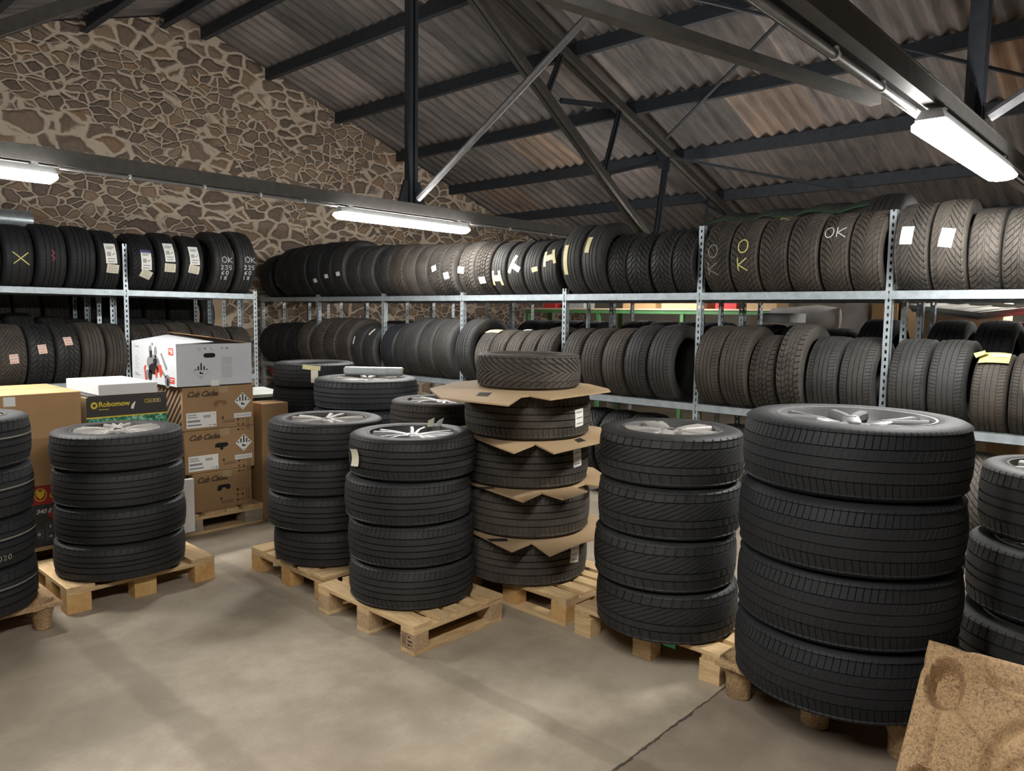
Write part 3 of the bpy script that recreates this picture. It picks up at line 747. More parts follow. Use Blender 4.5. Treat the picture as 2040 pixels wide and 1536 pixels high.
LR = [(8.947,.145,.263,'smooth','rubber_new'),(8.794,.222,.268,'smooth','rubber_new'),(8.562,.245,.272,'rib','rubber_new'),(8.301,.235,.274,'smooth','rubber_new'),(8.011,.25,.299,'block','rubber_brown'),(7.69,.225,.303,'block','rubber_brown'),(7.452,.245,.305,'block','rubber_brown'),(7.195,.245,.303,'rib','rubber_brown'),(6.93,.178,.278,'rib_fine','rubber_grey'),(6.749,.235,.28,'rib_fine','rubber_grey'),
 (6.43,.235,.282,'rib_fine','rubber_blue'),(6.179,.165,.293,'rib_fine','rubber_grey'),(6.008,.222,.314,'rib','rubber_grey'),(5.782,.222,.316,'rib','rubber_grey'),(5.545,.235,.315,'rib','rubber_grey'),
 (5.235,.205,.316,'rib','rubber_grey'),(5.027,.185,.266,'rib_fine','rubber_dusty_lit'),(4.838,.188,.268,'rib_fine','rubber_brown'),(4.647,.18,.268,'rib_fine','rubber_brown'),(4.462,.185,.272,'rib_fine','rubber_brown'),(4.263,.195,.286,'rib_fine','rubber_brown'),
 (3.985,.205,.284,'rib_fine','rubber_brown'),(3.776,.213,.286,'rib_fine','rubber_brown'),(3.559,.21,.288,'rib_fine','rubber_brown'),(3.338,.204,.302,'rib_fine','rubber_grey'),(3.13,.21,.304,'rib_fine','rubber_grey'),
 (2.735,.196,.305,'rib_fine','rubber_brown'),(2.536,.205,.306,'rib_fine','rubber_brown'),(2.327,.188,.277,'block','rubber_brown'),(2.12,.175,.315,'block','rubber_dusty_lit'),(1.939,.205,.279,'rib_fine','rubber_grey'),(1.728,.215,.279,'rib_fine','rubber_grey'),
 (1.438,.21,.279,'rib_fine','rubber_grey'),(1.22,.205,.279,'rib_fine','rubber_grey'),(1.005,.185,.245,'rib_fine','rubber_brown'),(.817,.18,.25,'rib_fine','rubber_brown')]
LOOK_U = {0:'black wheel with an alloy rim showing, at the stone-wall end', 4:'with the lowest of three white stickers', 5:'with the middle one of three white stickers', 6:'with the highest of three white stickers',
 13:'with a torn white tag at mid height', 14:'with a square white tag', 15:'with a wide white tag beside the post', 16:'with a round white tag', 17:'with a low H-shaped tape tag', 18:'with a slanting tape strip and tag', 19:'with one scrap of tape on its shoulder', 20:'with a high H-shaped tape tag',
 21:'with a long tape strip', 22:'with a short tape strip', 27:'with a faint chalk OK beside the post', 28:'with a yellow chalk OK', 29:'with a yellow chalk K near its top', 31:'with a small white chalk OK', 33:'with a white label, beside the post', 34:'tallest, with a white label'}
LOOK_L = {8:'with a white tag on its shoulder', 9:'with a white sticker high on its tread', 15:'tall, next to a post', 16:'with yellow tape across its top', 34:'with yellow film over its top', 35:'with yellow film hanging down its front'}
def shelf_row(rows, lv, looks, shelfname, xc, group):
    objs = []; count = {}; k_in = {}
    ys = [(yf - w/2)*K for yf, w, *_ in rows]
    for i, (yf, w, R, d, mt) in enumerate(rows):
        R *= K; y, W = clear_posts((yf - w/2)*K, w*K*.972, RP)
        b = bay_of(y); k_in[b] = k_in.get(b, 0) + 1; o_ = ORD[k_in[b]-1]
        spin = rnd.uniform(0, 6.28); yaw = rnd.uniform(-.010, .010)
        ez = Vector((math.sin(yaw), math.cos(yaw), rnd.uniform(-.008,.008)))
        M = axes_matrix((-1,0,0), ez, (xc, y, seat_z(lv, R)), R, W, spin)
        look = looks.get(i)
        base = f'{MATWORD[mt]} {DESWORD[d]} tyre'
        where = f'{o_} in bay {BAYW[b]} from the stone wall, {shelfname}'
        where = f'{o_} in {BAYW[b]} bay from stone wall, {shelfname}'
        lab = f'{base} {look}, {shelfname}' if look else f'{base}, {where}'
        if i == 0 and looks is LOOK_U:
            t = thing('wheel', 'black wheel with an alloy rim, at the stone-wall end of the upper shelf', 'wheel', (xc, y, seat_z(lv, R)-R), group)
            o = tyre_obj('tyre', d, mt, M, t)
            rim_obj('silver5', M, t)
        else:
            o = tyre_obj('tyre', d, mt, M); tag(o, lab, 'tyre', group)
        objs.append((o, Skin(o, R, W, True, spin), R, W))
    return objs

# ------------------------------------------------------------------ rims
BARRELS = {}
def rim_mesh(name, N, style, wid, dish, zr=.103, rb=.2235):
    """barrel + spokes, local z up = face side, for a tyre of TR x TW"""
    m = MB()
    prof = [(rb+.012,.102),(rb+.008,.1065),(rb+.001,.106),(rb-.003,.099),(rb-.010,.080),(rb-.022,.058),(rb-.026,.02),(rb-.030,-.06),(rb-.012,-.082),(rb+.008,-.088),(rb+.008,-.082),(rb-.004,-.076),(rb-.018,-.055),(rb-.016,.05),(rb-.006,.082),(rb+.002,.096)]
    bar = MB(); bar.lathe(prof, 64, True); BARRELS[name] = bar.mesh(name + '_barrel', 40)
    zh = zr - dish
    hub = .058
    m.lathe([(.0,zh-.006),(.020,zh-.006),(.0215,zh-.001),(hub*.75,zh),(hub,zh-.006),(hub+.004,zh-.035),(.0,zh-.035)], 32)
    def spoke(pts, th=.026):
        # pts: (r, angle, z, half width); a faceted bar with a ridge
        secs = []
        for k, (r, a, z, hw) in enumerate(pts):
            c, s = math.cos(a), math.sin(a); p = Vector((r*c, r*s, 0)); n = Vector((-s, c, 0))
            ra, aa = pts[max(0,k-1)][:2]; rb2, ab = pts[min(len(pts)-1,k+1)][:2]
            d = Vector((rb2*math.cos(ab)-ra*math.cos(aa), rb2*math.sin(ab)-ra*math.sin(aa), 0)).normalized(); n = Vector((-d.y, d.x, 0))
            secs.append([p+n*hw*1.15+Vector((0,0,z-th)), p+n*hw+Vector((0,0,z-.006)), p+n*hw*.62+Vector((0,0,z)), p-n*hw*.62+Vector((0,0,z)), p-n*hw+Vector((0,0,z-.006)), p-n*hw*1.15+Vector((0,0,z-th))])
        i0 = len(m.v)
        for sc in secs: m.v += [tuple(q) for q in sc]
        for k in range(len(secs)-1):
            for j in range(6): j2 = (j+1) % 6; m.f.append((i0+k*6+j, i0+k*6+j2, i0+k*6+6+j2, i0+k*6+6+j))
        m.f.append(tuple(i0+j for j in range(6))); e = i0+6*(len(secs)-1); m.f.append(tuple(e+j for j in range(6))[::-1])
    R1 = rb - .010; zm = lambda f: zh + (zr-zh)*f**1.2
    for k in range(N):
        a = 2*PI*k/N
        if style == 'twin':
            for s in (1,-1):
                spoke([(hub*.8,a+s*.22,zm(0),wid),(R1*.55,a+s*.15,zm(.5)+.004,wid*.95),(R1,a+s*.17,zm(1),wid*.95)])
        elif style == 'y':
            spoke([(hub*.8,a,zm(0),wid*1.9),(R1*.50,a,zm(.45)+.006,wid*1.7)])
            for s in (1,-1): spoke([(R1*.42,a+s*.04,zm(.4)+.005,wid*1.05),(R1*.72,a+s*.13,zm(.7)+.003,wid),(R1,a+s*.22,zm(1),wid*1.1)])
        elif style == 'multi':
            for s in (-1.5,-.5,.5,1.5):
                spoke([(hub*.8,a+s*.16,zm(0),wid*.8),(R1*.5,a+s*.135,zm(.5)+.006,wid*.7),(R1,a+s*.20,zm(1),wid*.75)], .02)
        elif style == 'blade':
            spoke([(hub*.8,a,zm(0),wid*1.5),(R1*.5,a+.03,zm(.5)+.004,wid*1.5),(R1,a+.10,zm(1),wid*2.3)])
            spoke([(R1*.35,a-.18,zm(.35),wid*.7),(R1*.7,a-.20,zm(.7),wid*.7),(R1,a-.16,zm(1),wid*.8)])
    me = m.mesh(name, 35); 
    return me
def hub_mesh(name, zh):
    m = MB()
    m.lathe([(.0,zh+.001),(.0185,zh+.001),(.0200,zh-.0025),(.0,zh-.0045)], 24)
    return m.mesh(name, 40)
def lug_mesh(name, zh, a):
    m = MB(); c, s = .040*math.cos(a), .040*math.sin(a)
    pts = [(c+.0075*math.cos(2*PI*k/12), s+.0075*math.sin(2*PI*k/12)) for k in range(12)]
    m.prism(pts, zh-.006, zh+.0008); return m.mesh(name)
RIMS = {
 'multi': (rim_mesh('rim_multi', 5, 'multi', .0115, .003, .1045), 'alloy_silver', .1015),
 'silver5': (rim_mesh('rim_twin', 5, 'twin', .0150, .006, .103), 'alloy_silver', .097),
 'machined': (rim_mesh('rim_y', 5, 'twin', .0125, .008, .099), 'alloy_machined', .091),
 'grey5': (rim_mesh('rim_blade', 5, 'blade', .0180, .006, .104), 'alloy_silver', .098),
 'dark5': (rim_mesh('rim_big', 5, 'y', .0150, .018, .098), 'alloy_grey', .080),
 'star': (rim_mesh('rim_star', 5, 'y', .0120, .004, .104), 'alloy_silver', .100)}
CAPS = {k: hub_mesh('cap_'+k, v[2]) for k, v in RIMS.items()}
LUGS = {k: [lug_mesh('lug_'+k, v[2], .3+2*PI*j/5) for j in range(5)] for k, v in RIMS.items()}
def rim_obj(style, M, parent, full=True):
    me, mt, dish = RIMS[style]
    inv = Matrix.Translation(-Vector(ORIGIN[parent.name]))
    o = bpy.data.objects.new('rim', me); COL.objects.link(o)
    if not me.materials: me.materials.append(MATS[mt])
    o.parent = parent; o.matrix_basis = inv @ M
    bm_ = BARRELS[me.name]
    if not bm_.materials: bm_.materials.append(MATS['alloy_barrel_grey' if style == 'dark5' else 'alloy_barrel'])
    c = bpy.data.objects.new('barrel', bm_); COL.objects.link(c); c.parent = o
    if full:
        cm = CAPS[style]
        if not cm.materials: cm.materials.append(MATS['alloy_dark'])
        c = bpy.data.objects.new('centre_cap', cm); COL.objects.link(c); c.parent = o
        for lm in LUGS[style]:
            if not lm.materials: lm.materials.append(MATS['alloy_dark'])
            c = bpy.data.objects.new('lug_bolt', lm); COL.objects.link(c); c.parent = o
    return o

XC = FX + DEP/2
up = shelf_row(UR, ZU, LOOK_U, 'long rack upper shelf', XC, 'tyres on the upper shelf of the long rack')
lo = shelf_row(LR, ZL, LOOK_L, 'long rack lower shelf', XC, 'tyres on the lower shelf of the long rack')
def T(i): return up[i][1]
for i, a in ((4,-22),(5,-14),(6,-10)): sticker(T(i), a, -.03, .075, .05, .12, n=2, seed=i)
p = T(13).patch('paper_tag', 3, -.02, .07, .06, 'white_paper', .3, label='torn white paper tag')
sticker(T(14), -12, .0, .085, .07, .15, seed=3, n=3); sticker(T(15), -2, .06, .10, .07, -.1, seed=4, n=3); sticker(T(16), -22, .0, .09, .07, .1, seed=5, n=3)
def htag(s, a, z, sc=1.0, rot=0, nm='H-shaped tag of paper and masking tape'):
    p = s.patch('paper_label', a, z, .09*sc, .06*sc, 'cream_paper', rot, label='cream paper label'); label_lines(s, a, z, .085*sc, .06*sc, rot, 3, 9).parent = p
    for sg in (1,-1):
        c, sn = math.cos(rot), math.sin(rot); dx = sg*.05*sc
        s.patch('tape_strip', a + math.degrees(dx*sn/s.R), z - dx*c, .03*sc, .15*sc, 'masking_tape', rot+.12*sg, .0035, label='strip of masking tape')
htag(T(17), -18, .02, 1.0); 
p = T(18).patch('paper_label', 2, -.035, .09, .055, 'cream_paper', -.5, label='cream paper label'); label_lines(T(18), 2, -.035, .085, .05, -.5, 3, 8).parent = p
T(18).patch('tape_strip', 10, .02, .04, .19, 'masking_tape', -.45, .003, label='strip of masking tape')
T(19).patch('tape_strip', -2, -.05, .07, .045, 'masking_tape', .2, .002, label='scrap of masking tape')
htag(T(20), 20, .0, 1.0, .25)
T(21).patch('tape_strip', 0, .045, .045, .27, 'masking_tape', 0, .002, ny=12, label='long strip of masking tape')
T(22).patch('tape_strip', 22, .045, .05, .15, 'masking_tape', -.05, .002, label='short strip of masking tape')
T(27).lines('chalk_mark', 8, .02, write('OK', .075, .10, vertical=True), 'chalk_faint', .008, label='faint chalk letters OK')
T(28).lines('chalk_mark', 14, .0, write('OK', .075, .10, vertical=True), 'chalk_yellow', .009, label='yellow chalk letters OK')
T(29).lines('chalk_mark', 66, -.02, write('K', .07, .06), 'chalk_yellow', .009, label='yellow chalk letter K')
T(31).lines('chalk_mark', 28, .0, write('OK', .06, .08), 'chalk_white', .006, label='white chalk letters OK')
T(33).patch('paper_label', 14, .02, .075, .12, 'white_paper', -.05, label='blank white label'); T(34).patch('paper_label', 8, .0, .08, .12, 'white_paper', -.15, label='blank white label')
T2 = lambda i: lo[i][1]
T2(8).patch('paper_tag', 20, .06, .03, .10, 'white_paper', .1, label='white paper tag'); T2(9).patch('paper_label', 42, .0, .03, .10, 'white_paper', -.4, label='white sticker')
T2(16).patch('tape_strip', 72, 0, .18, .09, 'masking_tape', .1, .004, label='yellow tape'); T2(18).patch('paper_tag', 85, 0, .08, .10, 'cream_paper', .3, .006, label='crumpled paper tag')
T2(27).patch('paper_tag', 92, .06, .08, .10, 'cream_paper', .3, .006, label='crumpled paper tag')
p = T2(34).patch('plastic_film', 62, .0, .165, .12, 'yellow_film', .05, .006, curl=.012, label='yellow plastic film'); T2(34).patch('paper_label', 70, -.03, .09, .05, 'white_paper', .1, .012, label='white label under the film').parent = p; T2(34).patch('plastic_film', 66, .075, .07, .05, 'yellow_film', .7, .012, curl=.02, label='loose corner of yellow film')
T2(35).patch('plastic_film', -8, -.02, .05, .32, 'yellow_film', .1, .004, curl=.006, ny=14, label='strip of yellow film')

# left rack
ULr = [(1.722,.215,.263,'smooth','rubber_new'),(1.952,.222,.275,'smooth','rubber_new'),(2.192,.228,.286,'rib','rubber_new'),(2.420,.215,.289,'rib','rubber_new'),(2.624,.182,.281,'rib','rubber_new'),(2.925,.215,.280,'winter','rubber_new'),(3.136,.19,.292,'rib','rubber_new'),(3.385,.20,.288,'rib','rubber_new'),(3.668,.215,.317,'rib','rubber_black'),(3.895,.205,.328,'rib','rubber_black')]
LLr = [(1.659,.184,.273,'winter','rubber_brown'),(1.874,.21,.272,'winter','rubber_brown'),(2.08,.20,.272,'arrow','rubber_black'),(2.278,.195,.273,'arrow','rubber_black'),(2.475,.19,.279,'rib','rubber_brown'),(2.662,.182,.275,'rib','rubber_brown'),(2.891,.18,.271,'arrow','rubber_brown'),(3.08,.185,.272,'block','rubber_brown'),(3.272,.188,.281,'winter','rubber_brown'),(3.471,.195,.281,'winter','rubber_brown'),(3.666,.185,.265,'block','rubber_brown'),(3.885,.205,.261,'winter','rubber_brown')]
LAB_UL = ['new black tyre at the cut edge of the upper wall rack','worn smooth tyre with a chalk X','ribbed tyre with a small red chalk mark on its tread','plain ribbed black tyre between the red-marked tyre and the first labelled one','new tyre with a white energy label and tag, beside the wall rack post','new tyre with a blue-headed label and tilted tag','new tyre with an upright coloured label over a paper tag','leaning new tyre with a label and paper tag','ribbed tyre chalked OK 235 60 18, next to the leaning tyre','ribbed tyre chalked OK 235 60 18, at the end post of the wall rack']
LAB_LL = ['brownish tyre at the cut edge of the lower wall rack','brownish tyre with a low pale label behind the big carton','arrow-tread tyre with a pink label near the wall rack post, lower label','arrow-tread tyre with a pink label set high','ribbed brownish tyre beside the pink-labelled tyres','ribbed brownish tyre against the middle post of the wall rack']
LAB_LL += [f'{DESWORD[r[3]]} tyre, {ORD[k]} behind the white carton on the lower wall rack' for k, r in enumerate(LLr[6:])]
def wall_row(rows, lv, labs, yc, group):
    out = []
    for i, (xr, w, R, d, mt) in enumerate(rows):
        R *= K; x, W = clear_posts((xr - w/2)*K, w*K*.972, LP); spin = rnd.uniform(0,6.28); yaw = rnd.uniform(-.010,.010); tilt = 0
        if rows is ULr and i == 7: yaw, tilt = .05, .06
        M = axes_matrix((0,-1,0), Vector((-math.cos(yaw), math.sin(yaw), tilt)), (x, yc, seat_z(lv, R)), R, W, spin)
        o = tyre_obj('tyre', d, mt, M); tag(o, labs[i], 'tyre', group); out.append((o, Skin(o, R, W, True, spin)))
    return out
YC = FY + DEP/2
ul = wall_row(ULr, ZLU, LAB_UL, YC, 'tyres on the upper shelf of the wall rack')
ll = wall_row(LLr, ZLL, LAB_LL, YC, 'tyres on the lower shelf of the wall rack')
ul[1][1].lines('chalk_mark', -3, -.01, write('X', .13, .11), 'chalk_yellow', .008, label='yellowish chalk X')
ul[2][1].lines('chalk_mark', 2, .0, [[(-.015,.05),(.015,.03),(-.015,.0),(.015,-.02),(-.01,-.05)]], 'chalk_red', .008, label='red chalk mark')
def energy(s, a, z, rot, blue=True):
    p = s.patch('energy_label', a, z, .10, .20, 'white_paper', rot, label='white energy label')
    if blue: s.patch('label_header', a + math.degrees(.085/s.R), z, .098, .028, 'blue_bag', rot, .003, label='blue header').parent = p
    r = random.Random(int(a*10)); segs = [[(-.03+.012*k, -.03), (-.03+.012*k, .01)] for k in range(3)] + [[(-.035,.06),(.035,.06)],[(-.035,.045),(.02,.045)],[(-.035,-.055),(.035,-.055)],[(-.035,-.08),(.03,-.08)],[(.01,-.02),(.035,.0)]]
    s.lines('printed_lines', a, z, segs, 'ink_grey', .008, .0034, rot).parent = p
def rtag(s, a, z, rot, sd): sticker(s, a, z, .11, .085, rot, 'cream_paper', 'paper_tag', 'cream paper tag', 4, sd)
energy(ul[4][1], 14, -.005, .03, False); rtag(ul[4][1], -14, -.02, -.08, 1)
energy(ul[5][1], 6, -.02, .0, True); rtag(ul[5][1], -21, -.02, -.4, 2)
energy(ul[6][1], 20, -.0, .03, False); rtag(ul[6][1], -9, .0, -.03, 3)
energy(ul[7][1], 18, -.0, .08, False); rtag(ul[7][1], -9, .0, -.1, 4)
for i, tx in ((8,('OK','235','60','18')),(9,('OK','235','60','18'))):
    for k, tt in enumerate(tx): ul[i][1].lines('chalk_mark', 2-9.5*k if k else 6, -.03+.012*k, write(tt, .034 if k else .05, .042 if k else .06), 'chalk_white', .0055, label='white chalk lettering '+tt)
for i, a in ((1,-2),(2,14),(3,28)): sticker(ll[i][1], a, .0, .07, .085, .1, 'pink_paper', 'paper_label', 'pale pink label', 3, 20+i)

# rear rows
def rear(axis, p, w, R, d, mt, lv, xc, label, group, lean=0):
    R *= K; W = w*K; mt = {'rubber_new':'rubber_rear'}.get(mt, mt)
    pk, W = clear_posts(p*K, W, RP if axis == 'y' else LP)
    if axis == 'y': M = axes_matrix((-1,0,0), (0,1,lean), (xc, pk, seat_z(lv,R)), R, W, rnd.uniform(0,6))
    else: M = axes_matrix((0,-1,0), (-1,0,lean), (pk, xc, seat_z(lv,R)), R, W, rnd.uniform(0,6))
    o = tyre_obj('tyre', d, mt, M); tag(o, label, 'tyre', group); return Skin(o, R, W, True, 0)
XR2 = FX + .68*K + DEP/2; YR2 = FY + .68*K + DEP/2
g2 = 'dark tyres on the lower shelf of the second rack'
cnt = {}
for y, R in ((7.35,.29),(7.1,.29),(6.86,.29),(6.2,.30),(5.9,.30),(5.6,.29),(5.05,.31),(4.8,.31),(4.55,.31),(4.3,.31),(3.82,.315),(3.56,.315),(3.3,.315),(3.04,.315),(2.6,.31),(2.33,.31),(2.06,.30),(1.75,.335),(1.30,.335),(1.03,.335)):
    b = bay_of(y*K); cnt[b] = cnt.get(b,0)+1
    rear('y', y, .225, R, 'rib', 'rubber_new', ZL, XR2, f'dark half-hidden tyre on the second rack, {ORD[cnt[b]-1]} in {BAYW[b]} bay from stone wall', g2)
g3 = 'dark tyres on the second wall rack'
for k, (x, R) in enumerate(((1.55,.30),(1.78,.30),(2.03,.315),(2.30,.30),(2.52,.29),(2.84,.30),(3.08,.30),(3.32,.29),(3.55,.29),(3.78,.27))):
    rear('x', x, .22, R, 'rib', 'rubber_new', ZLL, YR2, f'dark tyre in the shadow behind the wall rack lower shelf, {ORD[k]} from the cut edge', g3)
g4 = 'tyres on the third rack by the stone wall'
for k, (x, R) in enumerate(((1.70,.29),(1.99,.29),(2.24,.29),(2.50,.29),(2.76,.29),(3.20,.29),(3.46,.29),(3.72,.29),(3.97,.28))):
    s = rear('x', x, .23, R, 'rib_fine', 'rubber_grey' if k > 3 else 'rubber_dusty_lit', 1.28, FY+1.36*K+DEP/2, (f'chalk-marked tyre seen under the upper shelf against the stone wall, {ORD[k]} of four' if k < 4 else f'dim tyre seen under the upper shelf against the stone wall, {ORD[k-4]} past the chalked ones'), g4)  # paler rubber on the first four stands in for light on them
    if k < 4: s.lines('chalk_mark', 4, .0, write(('65','2D','18','65')[k].replace('65','60'), .05, .09), 'chalk_white', .007, label='white chalk marks')
g5 = 'tyres on the upper shelf of the second rack'
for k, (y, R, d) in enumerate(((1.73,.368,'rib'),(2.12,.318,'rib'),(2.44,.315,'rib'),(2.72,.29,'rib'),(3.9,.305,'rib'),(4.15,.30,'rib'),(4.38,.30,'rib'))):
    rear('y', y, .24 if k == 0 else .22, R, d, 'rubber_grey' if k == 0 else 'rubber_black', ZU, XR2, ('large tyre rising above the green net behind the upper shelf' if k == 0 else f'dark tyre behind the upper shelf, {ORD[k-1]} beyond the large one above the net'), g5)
g6 = 'tyres on the bottom shelf of the long rack'
for k, (y, R, d) in enumerate(((8.85,.232,'smooth'),(3.74,.29,'winter'),(3.50,.29,'winter'),(3.26,.29,'rib'),(2.98,.28,'rib'),(2.50,.285,'winter'),(2.27,.285,'winter'),(2.04,.285,'winter'),(1.22,.285,'winter'),(.99,.285,'winter'))):
    b = bay_of(y*K)
    s = rear('y', y, .215, R, d, 'rubber_black' if k < 5 else 'rubber_dusty_lit', ZB, XC, ['black tyre on the bottom shelf under the red bin','black tyre with a white tag on the bottom shelf behind the cardboard-layered stack','black tyre on the bottom shelf beside the one with a white tag','dim tyre on the bottom shelf behind the slant-grooved wheels, farther one','dim tyre on the bottom shelf behind the slant-grooved wheels, nearer one','chevron tyre on the bottom shelf between the two tallest wheel stacks','second chevron tyre on the bottom shelf, behind the large wheels','third chevron tyre on the bottom shelf, behind the large wheels','chevron tyre low behind the gap past the large wheels','pale chevron tyre on the bottom shelf beside the cut-off wheel stack'][k], g6)
    if k == 1: s.patch('paper_tag', 20, .02, .12, .09, 'white_paper', .1, .004, label='white paper tag')

# ------------------------------------------------------------------ wheel stacks on the floor
def stack(c, z0, R, W, H, n, design, mat, rim, labels, group, spin0=0, jit=.012, shifts=None, top_only_rim=False, Rs=None):
    out = []; W = min(W, H-.0022)
    for k in range(n):
        dx, dy = (shifts[k] if shifts else (rnd.uniform(-jit,jit), rnd.uniform(-jit,jit)))
        Rk = Rs[k] if Rs else R
        x, y, z = c[0]+dx, c[1]+dy, z0 + H*(k+.5)
        d = Vector((-x, -y, 0)).normalized()
        sp = spin0 + k*1.3; tilt = Vector((rnd.uniform(-.0015,.0015), rnd.uniform(-.0015,.0015), 1))
        M = axes_matrix(d, tilt, (x,y,z), Rk, W, sp)
        lab = labels[n-1-k]
        if rim:
            t = thing('wheel', lab, 'wheel', (x,y,z-H/2), group)
            inv = Matrix.Translation(-Vector((x,y,z-H/2)))
            o = bpy.data.objects.new('tyre', TYRES[design]); COL.objects.link(o); o.parent = t; o.matrix_basis = inv @ M; set_mat(o, mat)
            rim_obj(rim, M, t, k == n-1)
        else:
            o = tyre_obj('tyre', design, mat, M); tag(o, lab, 'tyre', group)
        out.append(Skin(o, Rk, W, False, sp))
    return out
def labs(kind, place, n=4):
    w = ['topmost','second from top','third from top','bottom'] if n == 4 else None
    return [f'{w[k]} {kind} {place}' for k in range(n)]
HP = .145
S0 = stack((.80,4.32), HP, .335, .235, .238, 4, 'rib', 'rubber_new', 'silver5', labs('wheel', 'in the cut-off stack beside the biggest carton'), 'wheels in the cut-off stack', 0, shifts=[(.0,.05),(-.005,.038),(-.007,.023),(-.016,.006)])
for s in S0:
    s.lines('painted_line', 0, .028, [[(-.5,0),(.5,0)]], 'rib_line', .005, .001, label='pale painted line round the tread'); 
S0[1].lines('chalk_mark', 32, -.06, write('2020', .018, .022), 'chalk_faint', .004, label='white mould numbers')
S1 = stack((1.605,4.515), HP, .338, .205, .199, 4, 'rib', 'rubber_black', 'multi', labs('wheel', 'in the silver many-spoked stack before the cartons'), 'wheels with silver many-spoked rims', .5, shifts=[(.0,0),(.008,-.003),(.004,0),(-.004,-.012)])
S2 = stack((2.556,3.87), HP, .337, .215, .209, 4, 'rib', 'rubber_black', 'silver5', labs('wheel', 'in the half-hidden stack behind the bright-rimmed wheels'), 'wheels in the half-hidden stack', .2, shifts=[(.03,0),(-.005,0.01),(-.015,0),(0,0)])
S3 = stack((2.507,3.024), HP, .327, .225, .213, 4, 'rib_fine', 'rubber_black', 'machined', labs('wheel', 'in the bright-rimmed stack on the foremost pallet'), 'wheels with bright machined rims', .35, shifts=[(.01,0),(.005,0),(-.015,0),(.012,0)])
p = S3[3].patch('paper_tag', -58, .0, .07, .085, 'cream_paper', .1, .006, curl=.01, label='cream paper tag'); label_lines(S3[3], -58, .0, .06, .07, .1, 3, 4).parent = p
S5 = stack((3.125,1.855), HP, .335, .245, .236, 4, 'asym', 'rubber_black', 'grey5', labs('wheel', 'with slant-grooved tread, in the stack before the large wheels'), 'slant-grooved wheels in one stack', .9, shifts=[(.005,.0),(-.01,.01),(.0,0),(.0,-.0)])
S6 = stack((3.07,1.01), .165, .412, .295, .2675, 4, 'suv', 'rubber_new', 'dark5', labs('large wide wheel', 'in the biggest stack, on the chipboard pallet'), 'large wide wheels in the biggest stack', .6, shifts=[(0,0),(.0,.0),(-.012,.0),(.005,.0)])
S7 = stack((3.712,.386), .13, .325, .285, .300, 3, 'rib', 'rubber_black', 'silver5', ['topmost wheel in the cut-off stack past the large wheels','middle wheel in the cut-off stack past the large wheels','bottom wheel in the cut-off stack past the large wheels, behind the leaning pallet'], 'wheels in the cut-off stack past the large wheels', .2, shifts=[(-.03,.02),(0,0),(.04,-.01)], Rs=[.335,.33,.32])
S8 = stack((3.52,5.50), 0, .33, .20, .199, 6, 'rib_fine', 'rubber_new', None, [f'{w} black tyre in the stack beside the tall carton' for w in ('topmost, tape-tagged','second from top','third from top','fourth from top','fifth from top','bottom')], 'black tyres in the stack beside the tall carton', 0, .01)
s = S8[5]; s.patch('tape_strip', -4, .07, .14, .035, 'masking_tape', -.1, .004, label='strip of masking tape'); p = s.patch('paper_label', 0, .0, .055, .10, 'cream_paper', 0, .003, label='cream paper label'); label_lines(s, 0, .0, .05, .09, 0, 5, 6).parent = p
s.patch('tape_strip', 19, -.085, .05, .05, 'masking_tape', .3, .006, label='scrap of masking tape')
S9 = stack((3.464,4.716), 0, .39, .230, .224, 5, 'rib', 'rubber_blue', 'silver5', [f'{w} wheel in the stack under the film roll' for w in ('topmost','second from top','third from top','fourth from top','bottom')], 'wheels in the stack under the film roll', .4, .008)
S10 = stack((3.26,3.63), 0, .325, .217, .212, 5, 'rib_fine', 'rubber_brown', 'star', [f'{w} wheel in the stack half hidden by the cardboard sheets' for w in ('topmost','second from top','third from top','fourth from top','bottom')], 'wheels in the stack half hidden by the cardboard sheets', .1, .008)
# tyres with cardboard sheets between them
S4c = (3.205,2.835)
SH = [.405, .675, .935, 1.195]     # height of the four sheets
z = HP; S4 = []
nm = ['bottom','third from top','second from top','topmost large']
for k in range(4):
    h = (SH[k]-.004) - (HP if k == 0 else SH[k-1]+.004)
    S4 += stack(S4c, (HP if k == 0 else SH[k-1]+.004), .357, h*1.0, h, 1, 'rib_fine', 'rubber_stack', None, [f'{nm[k]} dusty tyre in the stack layered with cardboard sheets'], 'dusty tyres layered with cardboard', k*1.1, .006)
S4t = stack((3.235,2.86), SH[3]+.004, .298, .190, .190, 1, 'winter', 'rubber_stack', None, ['chevron-tread tyre lying on the top cardboard sheet'], 'dusty tyres layered with cardboard', 0, .0)
for k, (a, zz, rt) in ((0,(50,.03,-.12)),(2,(52,.03,.05)),(3,(52,-.01,.08))):
    sticker(S4[k], a, zz, .075, .095, rt, 'white_paper', 'paper_label', 'white paper label', 3, 30+k)
def sheet(name, z, poly, holes, label):
    m = MB(); m.prism(poly, z-.004, z+.004); t = m.build(name, 'cardboard_light'); tag(t, label, 'cardboard sheet', 'cardboard sheets between the tyres')
    for h in holes:
        mm = MB(); mm.prism(h, z+.0042, z+.0052); o = mm.build('slot', 'hole_dark', t); o['label'] = 'cut-out slot'
    return t
sheet('cardboard_sheet', SH[3], [(2.44,2.72),(2.477,2.306),(2.795,2.514),(2.856,2.514),(2.805,2.337),(3.044,2.359),(3.376,2.386),(3.47,2.47),(3.62,2.72),(3.66,3.02),(3.50,3.16),(3.40,3.34),(3.05,3.30),(2.93,3.22),(2.70,3.10),(2.60,2.96)], [[(2.633,2.673),(2.761,2.775),(2.795,2.72),(2.65,2.609)]], 'topmost torn cardboard sheet, under the chevron-tread tyre')
